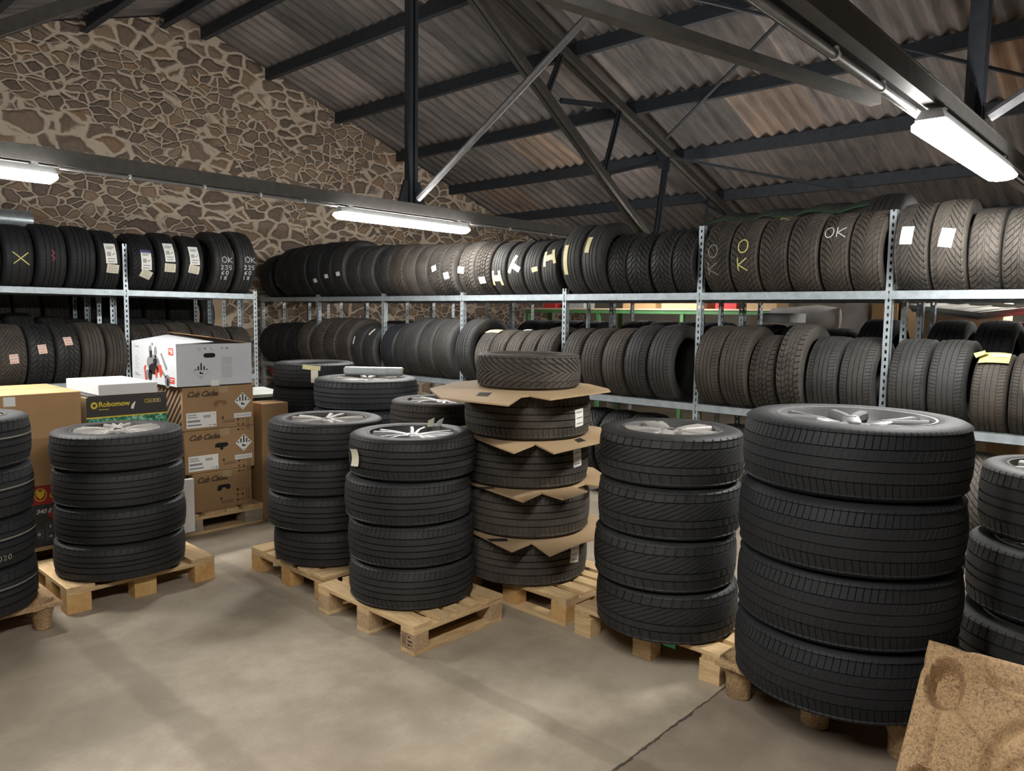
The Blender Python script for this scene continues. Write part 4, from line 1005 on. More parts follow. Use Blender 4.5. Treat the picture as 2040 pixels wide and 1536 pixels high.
sheet('cardboard_sheet', SH[2], [(2.845,2.90),(2.67,2.446),(2.933,2.537),(2.804,2.307),(3.224,2.343),(3.60,2.44),(3.68,2.70),(3.62,3.0),(3.45,3.2),(3.1,3.26),(2.85,3.12)], [[(3.18,2.476),(3.261,2.499),(3.205,2.416),(3.131,2.41)]], 'second notched cardboard sheet from the top of the layered stack')
sheet('cardboard_sheet', SH[1], [(2.865,2.98),(2.763,2.464),(2.972,2.52),(2.942,2.354),(3.178,2.377),(3.194,2.475),(3.302,2.489),(3.315,2.388),(3.586,2.567),(3.70,2.73),(3.66,3.05),(3.4,3.22),(3.05,3.22)], [[(2.80,2.80),(2.86,2.75),(2.88,2.78),(2.82,2.84)]], 'third notched cardboard sheet from the top of the layered stack')
sheet('cardboard_sheet', SH[0], [(2.855,2.92),(2.762,2.533),(2.937,2.555),(2.845,2.353),(3.138,2.378),(3.259,2.356),(3.434,2.488),(3.573,2.556),(3.64,2.70),(3.60,3.0),(3.4,3.2),(3.05,3.22)], [[(2.80,2.72),(2.87,2.66),(2.90,2.70),(2.82,2.77)]], 'lowest notched cardboard sheet of the layered stack')
# paper scraps lying in the machined rim
t = thing('paper_tag', 'crumpled tape tag standing up on the bright machined rim', 'paper tag', (2.72,3.08,HP+.213*4-.003))
m = MB(); bx, by, bz = 2.72, 3.08, HP+.213*4-.003
m.hexa([(bx-.05,by,bz),(bx-.02,by-.012,bz),(bx-.017,by-.010,bz),(bx-.048,by+.004,bz),(bx-.035,by+.01,bz+.032),(bx-.0,by,bz+.045),(bx+.001,by+.002,bz+.045),(bx-.034,by+.013,bz+.032)]); m.build('tape_strip', 'cream_paper', t)
m = MB(); m.hexa([(bx-.01,by-.01,bz),(bx+.03,by-.02,bz),(bx+.032,by-.018,bz),(bx-.008,by-.007,bz),(bx+.02,by-.012,bz+.03),(bx+.05,by-.02,bz+.042),(bx+.051,by-.018,bz+.042),(bx+.021,by-.009,bz+.03)]); m.build('paper_scrap', 'white_paper', t)
# film roll on the blue-black wheel
rc = Vector((3.56,4.74,1.12+.036)); d = Vector((.64,-.77,0))*.222
t = thing('film_roll', 'roll of clear stretch film lying on the topmost blue-black wheel', 'film roll', tuple(rc - Vector((0,0,.034))))
m = MB(); pts = [rc-d, rc+d]; m.tube(pts, .034, 24); m.build('film', 'foil_roll', t, 50)
m = MB(); m.tube([rc-d*1.04, rc-d], .024, 20); m.tube([rc+d, rc+d*1.04], .024, 20); m.build('paper_core', 'paper_core', t, 50)
m = MB(); m.tube([rc+d*1.041, rc+d*1.046], .019, 20); m.tube([rc-d*1.046, rc-d*1.041], .019, 20); o = m.build('core_hole', 'hole_dark', t); o['label'] = 'dark open end of the core'

# ------------------------------------------------------------------ pallets
def pallet(label, x0, y0, lx, ly, boards_axis, boards, stringers, blocks, runners, bmat=None, wood_n='', group='wooden pallets under the stacks', blk='wood_orange', hz=HP):
    t = thing('wooden_pallet', label, 'pallet', (x0+lx/2, y0+ly/2, 0), group)
    tb = .022; ts = .022; tr = .020 if runners else 0
    zt0 = hz-tb; zs0 = zt0-ts
    a = boards_axis; wm = 'wood_'+a
    for o, w in boards:
        m = MB(); j = rnd.uniform(-.004,.004)
        if a == 'y': m.box((x0+o, y0+j, zt0), (x0+o+w, y0+ly+j, hz-rnd.uniform(0,.001)))
        else: m.box((x0+j, y0+o, zt0), (x0+lx+j, y0+o+w, hz-rnd.uniform(0,.001)))
        m.build('top_board', wm, t, bevel=.002)
    b = 'x' if a == 'y' else 'y'
    for o, w in stringers:
        m = MB()
        if b == 'x': m.box((x0, y0+o, zs0), (x0+lx, y0+o+w, zt0))
        else: m.box((x0+o, y0, zs0), (x0+o+w, y0+ly, zt0))
        m.build('stringer_board', 'wood_'+b, t, bevel=.002)
    for (bx, by, bw, bl) in blocks:
        m = MB(); m.box((x0+bx, y0+by, tr), (x0+bx+bw, y0+by+bl, zs0)); m.build('block', blk, t, bevel=.002)
    if runners:
        ax, lst = runners
        for o, w in lst:
            m = MB()
            if ax == 'x': m.box((x0, y0+o, 0), (x0+lx, y0+o+w, tr))
            else: m.box((x0+o, y0, 0), (x0+o+w, y0+ly, tr))
            m.build('bottom_runner', 'wood_'+ax, t, bevel=.002)
    return t
def grid(xs, ys, w, l): return [(x, y, w, l) for x in xs for y in ys]
pallet('pale pallet with three slats under the silver many-spoked wheels', 1.25, 4.30, .80, .60, 'y', [(0,.14),(.33,.14),(.66,.14)], [(0,.10),(.25,.10),(.50,.10)], grid((0,.34,.68),(0,.25,.50),.12,.10), None)
pallet('orange-tinted pallet under the half-hidden wheel stack', 2.288, 3.50, .60, .80, 'x', [(0,.13),(.17,.10),(.335,.13),(.53,.10),(.67,.13)], [(0,.09),(.255,.09),(.51,.09)], grid((0,.255,.51),(0,.35,.70),.09,.10), None)
pc = pallet('foremost light pallet with a stamped corner block, under the machined-spoke wheels', 2.21, 2.64, .60, .80, 'y', [(0,.115),(.155,.075),(.2625,.075),(.37,.075),(.485,.115)], [(0,.10),(.35,.10),(.70,.10)], grid((0,.51),(0,.35,.70),.09,.10), ('x', [(0,.10),(.35,.10),(.70,.10)]), blk='chip_block')
fc = Face((2.21,2.738,.026), (0,-1,0), (0,0,1))
fc.rects('stamp_frame', [(.008,.004,.010,.072),(.088,.004,.090,.072),(.008,.004,.090,.006),(.008,.070,.090,.072),(.044,.006,.0455,.070)], 'ink_black', pc)
fc.rects('stamp_print', [(.014+.007*k,.012,.017+.007*k,.064) for k in range(4)] + [(.052,.014,.066,.024),(.072,.016,.080,.024),(.052,.034,.082,.042),(.052,.054,.070,.062)], 'ink_black', pc)
pallet('pallet with a long bottom runner under the cardboard-layered tyres', 2.975, 2.346, .60, .80, 'y', [(0,.11),(.16,.075),(.27,.075),(.375,.075),(.49,.11)], [(0,.10),(.35,.10),(.70,.10)], grid((0,.255,.51),(0,.35,.70),.09,.10), ('y', [(0,.09),(.255,.09),(.51,.09)]))
pe = pallet('pallet with a green paint mark under the slant-grooved wheels', 2.95, 1.47, .60, .80, 'y', [(0,.12),(.16,.10),(.30,.10),(.47,.13)], [(0,.09),(.355,.09),(.71,.09)], grid((0,.255,.51),(0,.35,.70),.09,.10), None, blk='wood_y')
Face((2.95,1.755,HP-.0445), (0,-1,0), (0,0,1)).rects('paint_mark', [(0,0,.065,.043)], 'green_mark', pe)
pallet('battered pallet under the stacked cartons with dark gaps', 2.135, 5.24, .755, .80, 'y', [(0,.145),(.155,.10),(.305,.145),(.46,.10),(.61,.145)], [(0,.145),(.33,.145),(.655,.145)], grid((.14,.61),(0,.33,.655),.145,.14), ('x', [(0,.10),(.35,.10),(.70,.10)]), blk='wood_grey', hz=.150)
pallet('pallet beneath the black and red carton, behind the wheels', .80, 5.10, .815, .80, 'x', [(0,.145),(.17,.10),(.33,.145),(.49,.10),(.655,.145)], [(0,.145),(.35,.145),(.695,.145)], grid((0,.34,.675),(0,.33,.655),.145,.14), ('x', [(0,.10),(.35,.10),(.70,.10)]), blk='wood_orange', hz=.165)

def pressed_pallet(label, W, D, M, legs, group='pressed chipboard pallets', marks=False, hl=.105):
    """moulded chip pallet in local coordinates: deck in xy, top at z = 0, cups over the legs, legs below"""
    nx, ny = int(W/.0085), int(D/.0085)
    def hgt(x, y):
        h = 0.0
        for lx, ly in legs:
            ax, ay = (.050, .080) if marks else (.043, .058)
            d = math.hypot((x-lx)/ax, (y-ly)/ay)
            if d < 1.25: h = min(h, -.075*(1 - max(0, min(1, (d-.74)/.42)))**1.0)
        if h > -.001:
            # moulded ribs between the cups
            u = abs(math.hypot(x-W*.56, (y-D*.50)*1.15) - .21); h -= (.022 if marks else .012)*math.exp(-(u/.017)**2)
            for off in (.11, -.11): 
                u = abs((y-D*.5)*W - (x-W*.5)*D*(1 if off > 0 else -1))/math.hypot(W, D); u = abs(u-.07); h -= (.016 if marks else .009)*math.exp(-(u/.014)**2)
            e = min(x, W-x, y, D-y); u = abs(e-.085); h -= (.012 if marks else .007)*math.exp(-(u/.014)**2)
        e = min(x, W-x, y, D-y)
        if e < .014: h -= .010*(1-e/.014)**2
        return h
    m = MB()
    for j in range(ny+1):
        for i in range(nx+1):
            x, y = W*i/nx, D*j/ny; m.v.append((x, y, hgt(x, y)))
    for j in range(ny+1):
        for i in range(nx+1):
            x, y = W*i/nx, D*j/ny; h = hgt(x,y); m.v.append((x, y, min(-.026, h-.012)))
    n1 = (nx+1)*(ny+1); q = lambda i, j, b=0: b*n1 + j*(nx+1)+i
    for j in range(ny):
        for i in range(nx):
            m.f.append((q(i,j),q(i+1,j),q(i+1,j+1),q(i,j+1))); m.f.append((q(i,j,1),q(i,j+1,1),q(i+1,j+1,1),q(i+1,j,1)))
    for i in range(nx): m.f.append((q(i,0),q(i,0,1),q(i+1,0,1),q(i+1,0))); m.f.append((q(i,ny),q(i+1,ny),q(i+1,ny,1),q(i,ny,1)))
    for j in range(ny): m.f.append((q(0,j),q(0,j+1),q(0,j+1,1),q(0,j,1))); m.f.append((q(nx,j),q(nx,j,1),q(nx,j+1,1),q(nx,j+1)))
    t = thing('pressed_pallet', label, 'pallet', tuple(M.translation), group)
    def put(mb, name, mat):
        me = mb.mesh(name, 40); me.materials.append(MATS[mat]); me.transform(Matrix.Translation(-M.translation) @ M)
        o = bpy.data.objects.new(name, me); COL.objects.link(o); o.parent = t; return o
    put(m, 'deck', 'chipboard')
    ax, ay = (.050, .080) if marks else (.043, .058)
    for lx, ly in legs:
        mm = MB(); pr = []
        for zz in (-.030, -.045, -.060, -.075, -.088):
            d = .74 + .42*max(0, 1 - (-zz-.012)/.075)
            pr.append((d*ax + .010, zz))
        r1 = pr[-1][0]
        pr += [(r1*.97, min(-hl*.96, -.09)), (r1*.85, -hl), (.0, -hl)] if hl > .09 else [(.0, -.089)]
        mm.lathe(pr, 24); mm.v = [(x+lx, y*(ay+.004)/(ax+.004)+ly, z) for x,y,z in mm.v]; put(mm, 'leg', 'chipboard')
    if marks:
        for k, (cx, cy, r) in enumerate(((.27,.19,.026),(.50,.105,.026),(.40,.08,.016))):
            mm = MB(); rr = random.Random(k+3); n = 22
            pts = [(cx+r*rr.uniform(.55,1.1)*math.cos(2*PI*j/n), cy+r*rr.uniform(.55,1.1)*math.sin(2*PI*j/n)) for j in range(n)]
            mm.prism(pts, -.006, .0015); put(mm, 'paint_spot', 'wolf_grey')['label'] = 'dark paint spot'
        mm = MB(); mm.prism([(.415,.475),(.44,.462),(.462,.47),(.458,.488),(.43,.49)], -.006, .002); put(mm, 'paper_scrap', 'white_paper')['label'] = 'white scrap stuck on'
    return t
def legs_grid(W, D): return [(x, y) for x in (.075, W/2, W-.075) for y in (.075, D/2, D-.075)]
pressed_pallet('pressed chipboard pallet with conical feet under the cut-off stack by the big carton', .80, .60, Matrix.Translation((.39,4.15,HP)), legs_grid(.80,.60), hl=HP)
pressed_pallet('pressed chipboard pallet with conical feet under the large wide wheels', .60, .80, Matrix.Translation((2.86,.65,.165)), legs_grid(.60,.80), hl=.165)
# leaning one: local x -> -Y, local y -> up the slope
P0 = Vector((2.835,.645,.510)); upv = Vector((.672,0,.741)); rt = Vector((0,-1,0)); nv = rt.cross(upv); Ln = .66
o0 = P0 - upv*Ln
ML = Matrix(((rt.x,upv.x,nv.x,o0.x),(rt.y,upv.y,nv.y,o0.y),(rt.z,upv.z,nv.z,o0.z),(0,0,0,1)))
pressed_pallet('pressed chipboard pallet leaning in the foreground against the large wheels', .80, Ln, ML, [(.078,Ln-.135),(.40,Ln-.135),(.722,Ln-.135),(.078,Ln-.50),(.40,Ln-.50),(.722,Ln-.50)], marks=True)
pallet('pallet under the cut-off stack past the large wheels', 3.475, .0, .60, .80, 'y', [(0,.12),(.16,.10),(.30,.10),(.47,.13)], [(0,.09),(.355,.09),(.71,.09)], grid((0,.255,.51),(0,.35,.70),.09,.10), None, hz=.13)

# ------------------------------------------------------------------ cartons
def carton(name, a, b, mat, label, cat='carton', group=None, flaps=True):
    x0,y0,z0 = a; x1,y1,z1 = b
    t = thing(name, label, cat, ((x0+x1)/2,(y0+y1)/2,z0), group)
    m = MB(); m.box(a, b); m.build('body', mat, t, bevel=.004)
    if flaps:
        m = MB(); yc = (y0+y1)/2; m.box((x0+.004,yc-.0015,z1),(x1-.004,yc+.0015,z1+.0008)); o = m.build('flap_seam', 'ink_brown', t); o['label'] = 'dark seam between the top flaps'
    return t
def hazard(f, cx, cy, s, parent, plate=True):
    if plate: f.polys('hazard_label', [[(cx,cy-s),(cx+s,cy),(cx,cy+s),(cx-s,cy)]], 'white_paper', parent)
    lf = .0008
    st = [(-.66,.20),(-.34,.52),(0,.86),(.34,.52),(.66,.20)]
    f.rects('hazard_stripes', [(cx+a*s-.085*s, cy+.04*s, cx+a*s+.085*s, cy+max(.12,h)*s) for a, h in st], 'ink_black', parent, lf)
    f.polys('hazard_symbol', [[(cx-.20*s,cy-.40*s),(cx+.24*s,cy-.40*s),(cx+.24*s,cy-.26*s),(cx,cy-.24*s),(cx-.04*s,cy-.12*s),(cx-.20*s,cy-.12*s)], [(cx-.04*s,cy-.80*s),(cx+.04*s,cy-.80*s),(cx+.04*s,cy-.66*s),(cx-.04*s,cy-.66*s)]], 'ink_black', parent, lf)
    w = .03*s
    f.polys('hazard_outline', [[(cx-s,cy),(cx,cy-s),(cx,cy-s+w*1.6),(cx-s+w*1.6,cy)], [(cx,cy-s),(cx+s,cy),(cx+s-w*1.6,cy),(cx,cy-s+w*1.6)]], 'ink_grey', parent, lf)
def handling(f, x, y, s, parent, mat='ink_brown'):
    f.polys('handling_marks', [[(x,y+2*s),(x+.6*s,y+2*s),(x+.4*s,y+1.5*s),(x+.2*s,y+1.5*s)], [(x,y+1*s),(x+.6*s,y+1*s),(x+.3*s,y+.6*s)], [(x+.25*s,y+.3*s),(x+.35*s,y+.3*s),(x+.35*s,y+.7*s),(x+.25*s,y+.7*s)], [(x+1*s,y+.55*s),(x+1.6*s,y+.55*s),(x+1.3*s,y+1.1*s)], [(x+1*s,y+1.6*s),(x+1.1*s,y+1.6*s),(x+1.1*s,y+2*s),(x+1*s,y+2*s)], [(x+1.4*s,y+1.6*s),(x+1.5*s,y+1.6*s),(x+1.5*s,y+2*s),(x+1.4*s,y+2*s)]]
        + [f.blob(x+.3*s, y-.25*s, .3*s, .2*s, 10)] + [[(x+1*s,y-.4*s),(x+1.2*s,y-.4*s),(x+1.2*s,y-.1*s),(x+1*s,y-.1*s)], [(x+1.35*s,y-.4*s),(x+1.5*s,y-.4*s),(x+1.5*s,y-.1*s),(x+1.35*s,y-.1*s)]]
        + [[(x+k*s,y-.35*s),(x+(k+.1)*s,y-.35*s),(x+(k+.1)*s,y+2*s),(x+k*s,y+2*s)] for k in (2.1,2.55)]
        + [[(x+(k-.1)*s,y-.1*s),(x+(k+.05)*s,y-.42*s),(x+(k+.2)*s,y-.1*s)] for k in (2.1,2.55)], mat, parent)
BX, BY = 2.318, 5.28
def cub(z0, z1, x0, x1, label, lab, cutout):
    t = carton('carton', (x0,BY,z0), (x1,BY+.62,z1), 'cardboard', label, 'carton', 'printed brown cartons in one stack')
    f = Face((x0,BY,z0), (1,0,0), (0,0,1)); h = z1-z0; w = x1-x0
    f.text('lettering', 'Cub Cadet', .056, .030, h-.070, 'ink_brown', t, shear=.45, bold=.0016, spacing=.92)
    if lab:
        hazard(f, w-.085, h-.125, .066, t); f.rects('notice_label', [(w-.155,h-.245,w-.020,h-.212)], 'white_paper', t); f.rects('notice_print', [(w-.148,h-.226,w-.028,h-.222),(w-.148,h-.236,w-.028,h-.232)], 'ink_grey', t, .0006)
        f.rects('shipping_label', [(.025,.018,.245,.128)], 'white_paper', t)
        f.rects('label_print', [(.033,.108,.098,.114),(.033,.092,.103,.098),(.033,.060,.125,.074),(.033,.034,.135,.044)] + [(.150+.009*k,.086,.156+.009*k,.106) for k in range(6)] + [(.225,.108,.230,.114),(.185,.030,.212,.034),(.222,.026,.238,.036)], 'ink_grey', t, .0006)
        handling(f, w-.135, h-.325, .037, t)
    else: handling(f, w-.125, .055, .038, t)
    f.rects('fine_print', [(w-.245,.040,w-.150,.044),(w-.245,.052,w-.150,.055)] , 'ink_brown', t); f.polys('fine_symbol', [f.blob(w-.243,.075,.008,.012,10)], 'ink_brown', t)
    cx, cy = w*.515, h-.125
    hp = [(cx-.052,cy-.018),(cx-.048,cy+.012),(cx-.03,cy+.020),(cx+.03,cy+.020),(cx+.048,cy+.012),(cx+.052,cy-.012),(cx+.04,cy-.020),(cx+.022,cy-.020),(cx+.012,cy-.004),(cx-.012,cy-.004),(cx-.022,cy-.022),(cx-.042,cy-.024)]
    if cutout == 2: hp = [(cx-.052,cy-.012),(cx-.048,cy+.012),(cx-.03,cy+.020),(cx+.045,cy+.018),(cx+.052,cy-.004),(cx+.03,cy-.014),(cx+.012,cy-.016),(cx+.010,cy-.034),(cx-.010,cy-.034),(cx-.012,cy-.016)]
    f.polys('hand_hole', [hp], 'hole_dark' if cutout else 'ink_faint_brown', t)
    f.rects('clear_tape', [(cx-.012,h-.052,cx+.060,h-.001)], 'tape_clear', t, .0004)
    f2 = Face((x0,BY+.62,z0), (0,-1,0), (0,0,1)); f2.rects('striped_print', [(.0,.015,.60,h-.02)], 'striped_side', t)
    return t
plain('ink_faint_brown', (.20,.115,.055), .8)
cub(.150, .434, 2.368, 2.822, 'bottom brown printed carton without shipping label, on the battered pallet', False, 1)
cub(.436, .747, BX, 2.848, 'middle brown printed carton with an open dark hand hole', True, 2)
cub(.749, 1.060, BX-.008, 2.846, 'upper brown printed carton with closed hand hole, under the white carton', True, 0)
# white carton with the picture of a machine
wx0, wx1, wy0, wy1, wz0, wz1 = 2.272, 2.834, 5.272, 6.05, 1.062, 1.366
t = thing('carton', 'white carton with a hazard diamond and half-open lid, on the brown cartons', 'carton', ((wx0+wx1)/2,(wy0+wy1)/2,wz0))
m = MB(); th = .006
m.box((wx0,wy0,wz0),(wx1,wy0+th,wz1)); m.box((wx0,wy1-th,wz0),(wx1,wy1,wz1)); m.box((wx0,wy0+th,wz0),(wx0+th,wy1-th,wz1)); m.box((wx1-th,wy0+th,wz0),(wx1,wy1-th,wz1)); m.box((wx0,wy0,wz0),(wx1,wy1,wz0+th)); m.build('body', 'white_box', t)
def slab(a, b, c, d, th=.005): 
    m = MB(); q = [Vector(p) for p in (a,b,c,d)]; n = (q[1]-q[0]).cross(q[2]-q[0]).normalized()*th
    m.hexa(q + [p+n for p in q]); return m
slab((wx0,wy0,wz1+.001),(wx0,wy1,wz1+.001),(wx0+.27,wy1,wz1+.045),(wx0+.27,wy0,wz1+.016)).build('lid_flap', 'white_box', t)
slab((wx1,wy0+.02,wz1+.001),(wx1-.275,wy0+.10,wz1+.048),(wx1-.275,wy1,wz1+.066),(wx1,wy1,wz1+.001)).build('lid_flap', 'cardboard', t)['label'] = 'flap with its brown inner side showing'
f = Face((wx0,wy0,wz0), (1,0,0), (0,0,1))
hazard(f, .175, .115, .062, t, False)
def disc(f, cx, cy, rx, ry): return f.blob(cx, cy, rx, ry)
f.polys('hand_hole', [[(.205+.022*math.cos(a)+ (.045 if math.cos(a)>0 else -.0)+.01, .222+.017*math.sin(a)) for a in [k*PI/8 for k in range(16)]]], 'hole_dark', t)
f.rects('handling_marks', [(.155,.262,.158,.280),(.168,.262,.171,.280),(.155,.258,.171,.260)] + [(.325,.272,.343,.276),(.330,.268,.338,.272)] + [(.245,.270,.250,.280),(.255,.258,.262,.266)], 'ink_grey', t)
f.polys('handling_symbols', [f.blob(.205,.272,.006,.008), f.blob(.370,.270,.010,.007)], 'ink_grey', t)
f.rects('fine_print', [(.325,.205-.0075*k-(.006 if k>7 else 0),.325+.075+.02*((k*7)%3)/3,.2085-.0075*k-(.006 if k>7 else 0)) for k in range(20)], 'ink_faint', t)
f.rects('clear_tape', [(.245,.0005,.305,.045)], 'white_paper', t, .0003)
fs = Face((wx0,wy1,wz0), (0,-1,0), (0,0,1)); LW = wy1-wy0
# machine picture made of simple shapes
Q = lambda pts: [(.43+(x-.43)*1.28, .145+(y-.145)*1.2) for x, y in pts]
fs.polys('machine_picture', [Q(fs.blob(.40,.155,.090,.050,20)), Q(fs.blob(.365,.225,.022,.036,14)), Q(fs.blob(.435,.222,.020,.036,14)), Q(fs.blob(.395,.268,.014,.010,12)), Q([(.50,.215),(.518,.220),(.590,.130),(.57,.118)]), Q(fs.blob(.585,.055,.036,.040,16)), Q(fs.blob(.325,.080,.04,.030,14)), Q([(.47,.13),(.49,.14),(.575,.08),(.56,.07)])], 'ink_grey', t)
fs.polys('machine_picture_dark', [Q(fs.blob(.405,.118,.070,.034,16)), Q(fs.blob(.355,.078,.026,.034,14)), Q([(.36,.185),(.385,.185),(.39,.228),(.36,.228)]), Q(fs.blob(.43,.165,.030,.022,12)), Q(fs.blob(.59,.05,.016,.026,12))], 'ink_black', t, .0006)
fs.polys('machine_picture_red', [Q([(.27,.118),(.29,.138),(.305,.132),(.288,.10),(.305,.055),(.355,.028),(.348,.014),(.285,.042)]), Q([(.465,.145),(.505,.150),(.525,.10),(.495,.070),(.48,.10)]), Q(fs.blob(.44,.092,.014,.030,10))], 'print_red', t, .0009)
fs.rects('corner_badges', [(.655,.225,.735,.275),(.665,.025,.745,.070)], 'print_red', t)
fs.rects('badge_print', [(.668,.262,.722,.266),(.668,.250,.690,.258),(.695,.235,.722,.258),(.678,.052,.732,.058),(.678,.040,.706,.045)], 'white_paper', t, .0006)
fs.rects('fine_print', [(.055,.255,.06,.285),(.075,.262,.14,.270)] + [(.06,.188-.017*k,.06+.05+.03*(k%2),.1905-.017*k) for k in range(6)] + [(.06,.062,.11,.068),(.065,.050,.15,.056),(.05,.048,.053,.075)], 'ink_grey', t)

t = carton('carton', (2.895,5.245,0), (3.118,5.46,.905), 'cardboard', 'tall narrow plain brown carton standing on the floor beside the printed cartons', 'carton')
# robot mower carton
rx0, rx1, ry0, ry1, rz1 = 1.628, 2.118, 5.08, 5.62, 1.055
t = carton('carton', (rx0,ry0,0), (rx1,ry1,rz1), 'cardboard_light', 'carton with a black and yellow header over a garden picture', 'carton', None, False)
f = Face((rx0,ry0,.70), (1,0,0), (0,0,1)); w = rx1-rx0; h = rz1-.70
f.rects('dark_header', [(0,h-.125,w,h-.001)], 'print_dark', t); f.rects('yellow_band', [(0,h-.133,w,h-.125)], 'print_yellow', t)
f.rects('garden_picture', [(0,h-.30,w,h-.133)], 'garden_print', t)
f.polys('logo_disc', [f.blob(.045,h-.052,.020,.022,20)], 'print_yellow', t, .0005); f.polys('logo_mark', [f.blob(.045,h-.052,.010,.010,12)], 'print_dark', t, .001)
f.text('lettering', 'Robomow', .044, .070, h-.062, 'print_yellow', t, .0006, bold=.0012)
f.rects('tag_line', [(.070,h-.082,.130,h-.078)], 'print_yellow', t, .0006)
f.rects('badge_outline', [(.350,h-.055,.450,h-.052),(.350,h-.035,.450,h-.032),(.350,h-.055,.353,h-.032),(.447,h-.055,.450,h-.032),(.365,h-.046,.40,h-.042)], 'print_yellow', t, .0006); f.polys('badge_dots', [f.blob(.412,h-.043,.006,.006,8), f.blob(.432,h-.043,.006,.006,8)], 'tray_pale', t, .0006)
f.polys('torn_patch', [[(.262,h-.085),(.278,h-.090),(.292,h-.045),(.288,h-.04),(.268,h-.062)]], 'white_paper', t, .0008)
f.polys('flower_red', [f.blob(.385,h-.185,.018,.012,10)], 'print_red', t, .0006)
f.polys('flower_white', [[(.31,h-.255),(.35,h-.245),(.345,h-.215),(.358,h-.240),(.375,h-.222),(.37,h-.245),(.40,h-.255),(.37,h-.262)], [(.42,h-.262),(.46,h-.250),(.455,h-.23),(.475,h-.255),(.48,h-.265)]], 'tray_pale', t, .0006)
f.polys('flower_yellow', [f.blob(.155,h-.175,.030,.016,12), f.blob(.20,h-.165,.020,.010,10)], 'print_yellow', t, .0004)
m = MB(); m.box((rx0+.01,ry0,rz1),(rx1-.005,ry1,rz1+.008)); m.build('lid', 'print_dark', t)
fw = (1.70,5.09,rz1+.008)
t = thing('foam_tray', 'flat white foam box lying on the carton with the garden picture', 'foam box', (1.87,5.38,fw[2]))
m = MB(); m.box((1.695,5.06,fw[2]),(2.055,5.66,fw[2]+.072)); m.build('body', 'foam_white', t, bevel=.006)
m = MB(); m.box((1.76,5.2,fw[2]+.0715),(1.98,5.50,fw[2]+.074)); m.build('raised_panel', 'foam_white', t, bevel=.002)
# big plain carton on the black and red one
t = carton('carton', (.80,5.09,.542), (1.603,5.75,1.098), 'cardboard_big', 'biggest plain brown carton, beside the garden-picture carton', 'carton')
Face((.80,5.09,.542), (1,0,0), (0,0,1)).rects('paper_label', [(.395,.49,.455,.545)], 'white_paper', t)
t = carton('carton', (.90,5.11,.166), (1.600,5.72,.540), 'wolf_grey', 'dark grey carton with a red top band, under the biggest brown carton', 'carton', None, False)
f = Face((.90,5.11,.166), (1,0,0), (0,0,1)); h = .374
f.rects('red_band', [(0,h-.115,.70,h-.004)], 'wolf_red', t)
f.polys('logo_ring', [f.blob(.467,h-.056,.034,.040,24)], 'print_yellow', t, .0005); f.polys('logo_disc', [f.blob(.467,h-.056,.029,.034,24)], 'wolf_red', t, .0009)
f.polys('logo_mark', [[(.445,h-.035),(.452,h-.018+.0),(.460,h-.036),(.474,h-.036),(.482,h-.018),(.489,h-.035),(.487,h-.062),(.467,h-.082),(.447,h-.062)]], 'print_yellow', t, .0013)
f.text('lettering', 'WOLF', .055, .427, h-.083, 'print_yellow', t, .0006, align='RIGHT', shear=.2, bold=.001)
f.text('lettering', 'Garten', .055, .510, h-.083, 'print_yellow', t, .0006, shear=.2)
f.text('lettering', 'A 340 E', .036, .405, h-.170, 'white_paper', t, .0006, shear=.35, bold=.001)
f.rects('icon_frames', [(.43,.055,.475,.058),(.43,.10,.475,.103),(.43,.055,.433,.103),(.472,.055,.475,.103)] + [(.492+a,.095,.537+a,.098) for a in (0,)] + [(.492,.140,.537,.143),(.492,.095,.495,.143),(.534,.095,.537,.143),(.492,.035,.537,.038),(.492,.083,.537,.086),(.492,.035,.495,.086),(.534,.035,.537,.086)], 'ink_grey', t, .0005)
f.polys('icon_marks', [f.blob(.452,.078,.010,.012,10), f.blob(.514,.118,.008,.014,8), [(.502,.048),(.528,.048),(.52,.068),(.505,.062)]], 'ink_faint', t, .0005)
f.polys('tool_picture', [[(.50,.20),(.55,.215),(.56,.175),(.52,.165)], [(.525,.165),(.54,.165),(.545,.145),(.53,.145)]], 'wolf_red', t, .0005)
# white slab behind the many-spoked wheels
m = MB(); m.box((1.78,4.862,HP),(2.192,4.892,.500)); tag(m.build('foam_sheet', 'foam_white', None, bevel=.004), 'white foam sheet standing on edge behind the many-spoked wheels', 'foam sheet')
# crate behind the tall carton
t = thing('storage_crate', 'black crate with a pale tray on it, behind the tall carton', 'crate', (3.36,6.35,0))
m = MB(); m.box((3.16,6.15,0),(3.60,6.55,.845)); m.build('body', 'crate_black', t, bevel=.006)
m = MB(); m.hexa([(3.18,6.13,.846),(3.60,6.13,.846),(3.60,6.5,.846),(3.18,6.5,.846),(3.16,6.11,.875),(3.62,6.11,.875),(3.62,6.52,.9),(3.16,6.52,.9)]); m.build('tray', 'tray_pale', t)
# things behind the racks
t = thing('plastic_bin', 'red bin under the lower shelf at the stone-wall end', 'bin', (5.70,9.75,.63))
m = MB(); m.hexa([(5.62,9.67,.63),(5.78,9.67,.63),(5.78,9.83,.63),(5.62,9.83,.63),(5.58,9.62,.80),(5.83,9.62,.80),(5.83,9.87,.80),(5.58,9.87,.80)]); m.build('bin_body', 'red_plastic', t)
m = MB(); m.box((5.57,9.61,.795),(5.84,9.88,.808)); m.build('bin_rim', 'red_plastic', t)
t = thing('air_duct', 'short round galvanised duct above the wall rack', 'duct', (1.2, 9.5, 2.5))
m = MB(); m.tube([(.3,9.55,2.55),(2.58,9.55,2.55)], .105, 28); m.build('duct_pipe', 'duct_steel', t, 50)
for k in range(6):
    m = MB(); m.tube([(.6+.38*k,9.55,2.55),(.615+.38*k,9.55,2.55)], .108, 28); m.build('duct_ring', 'duct_steel', t, 50)
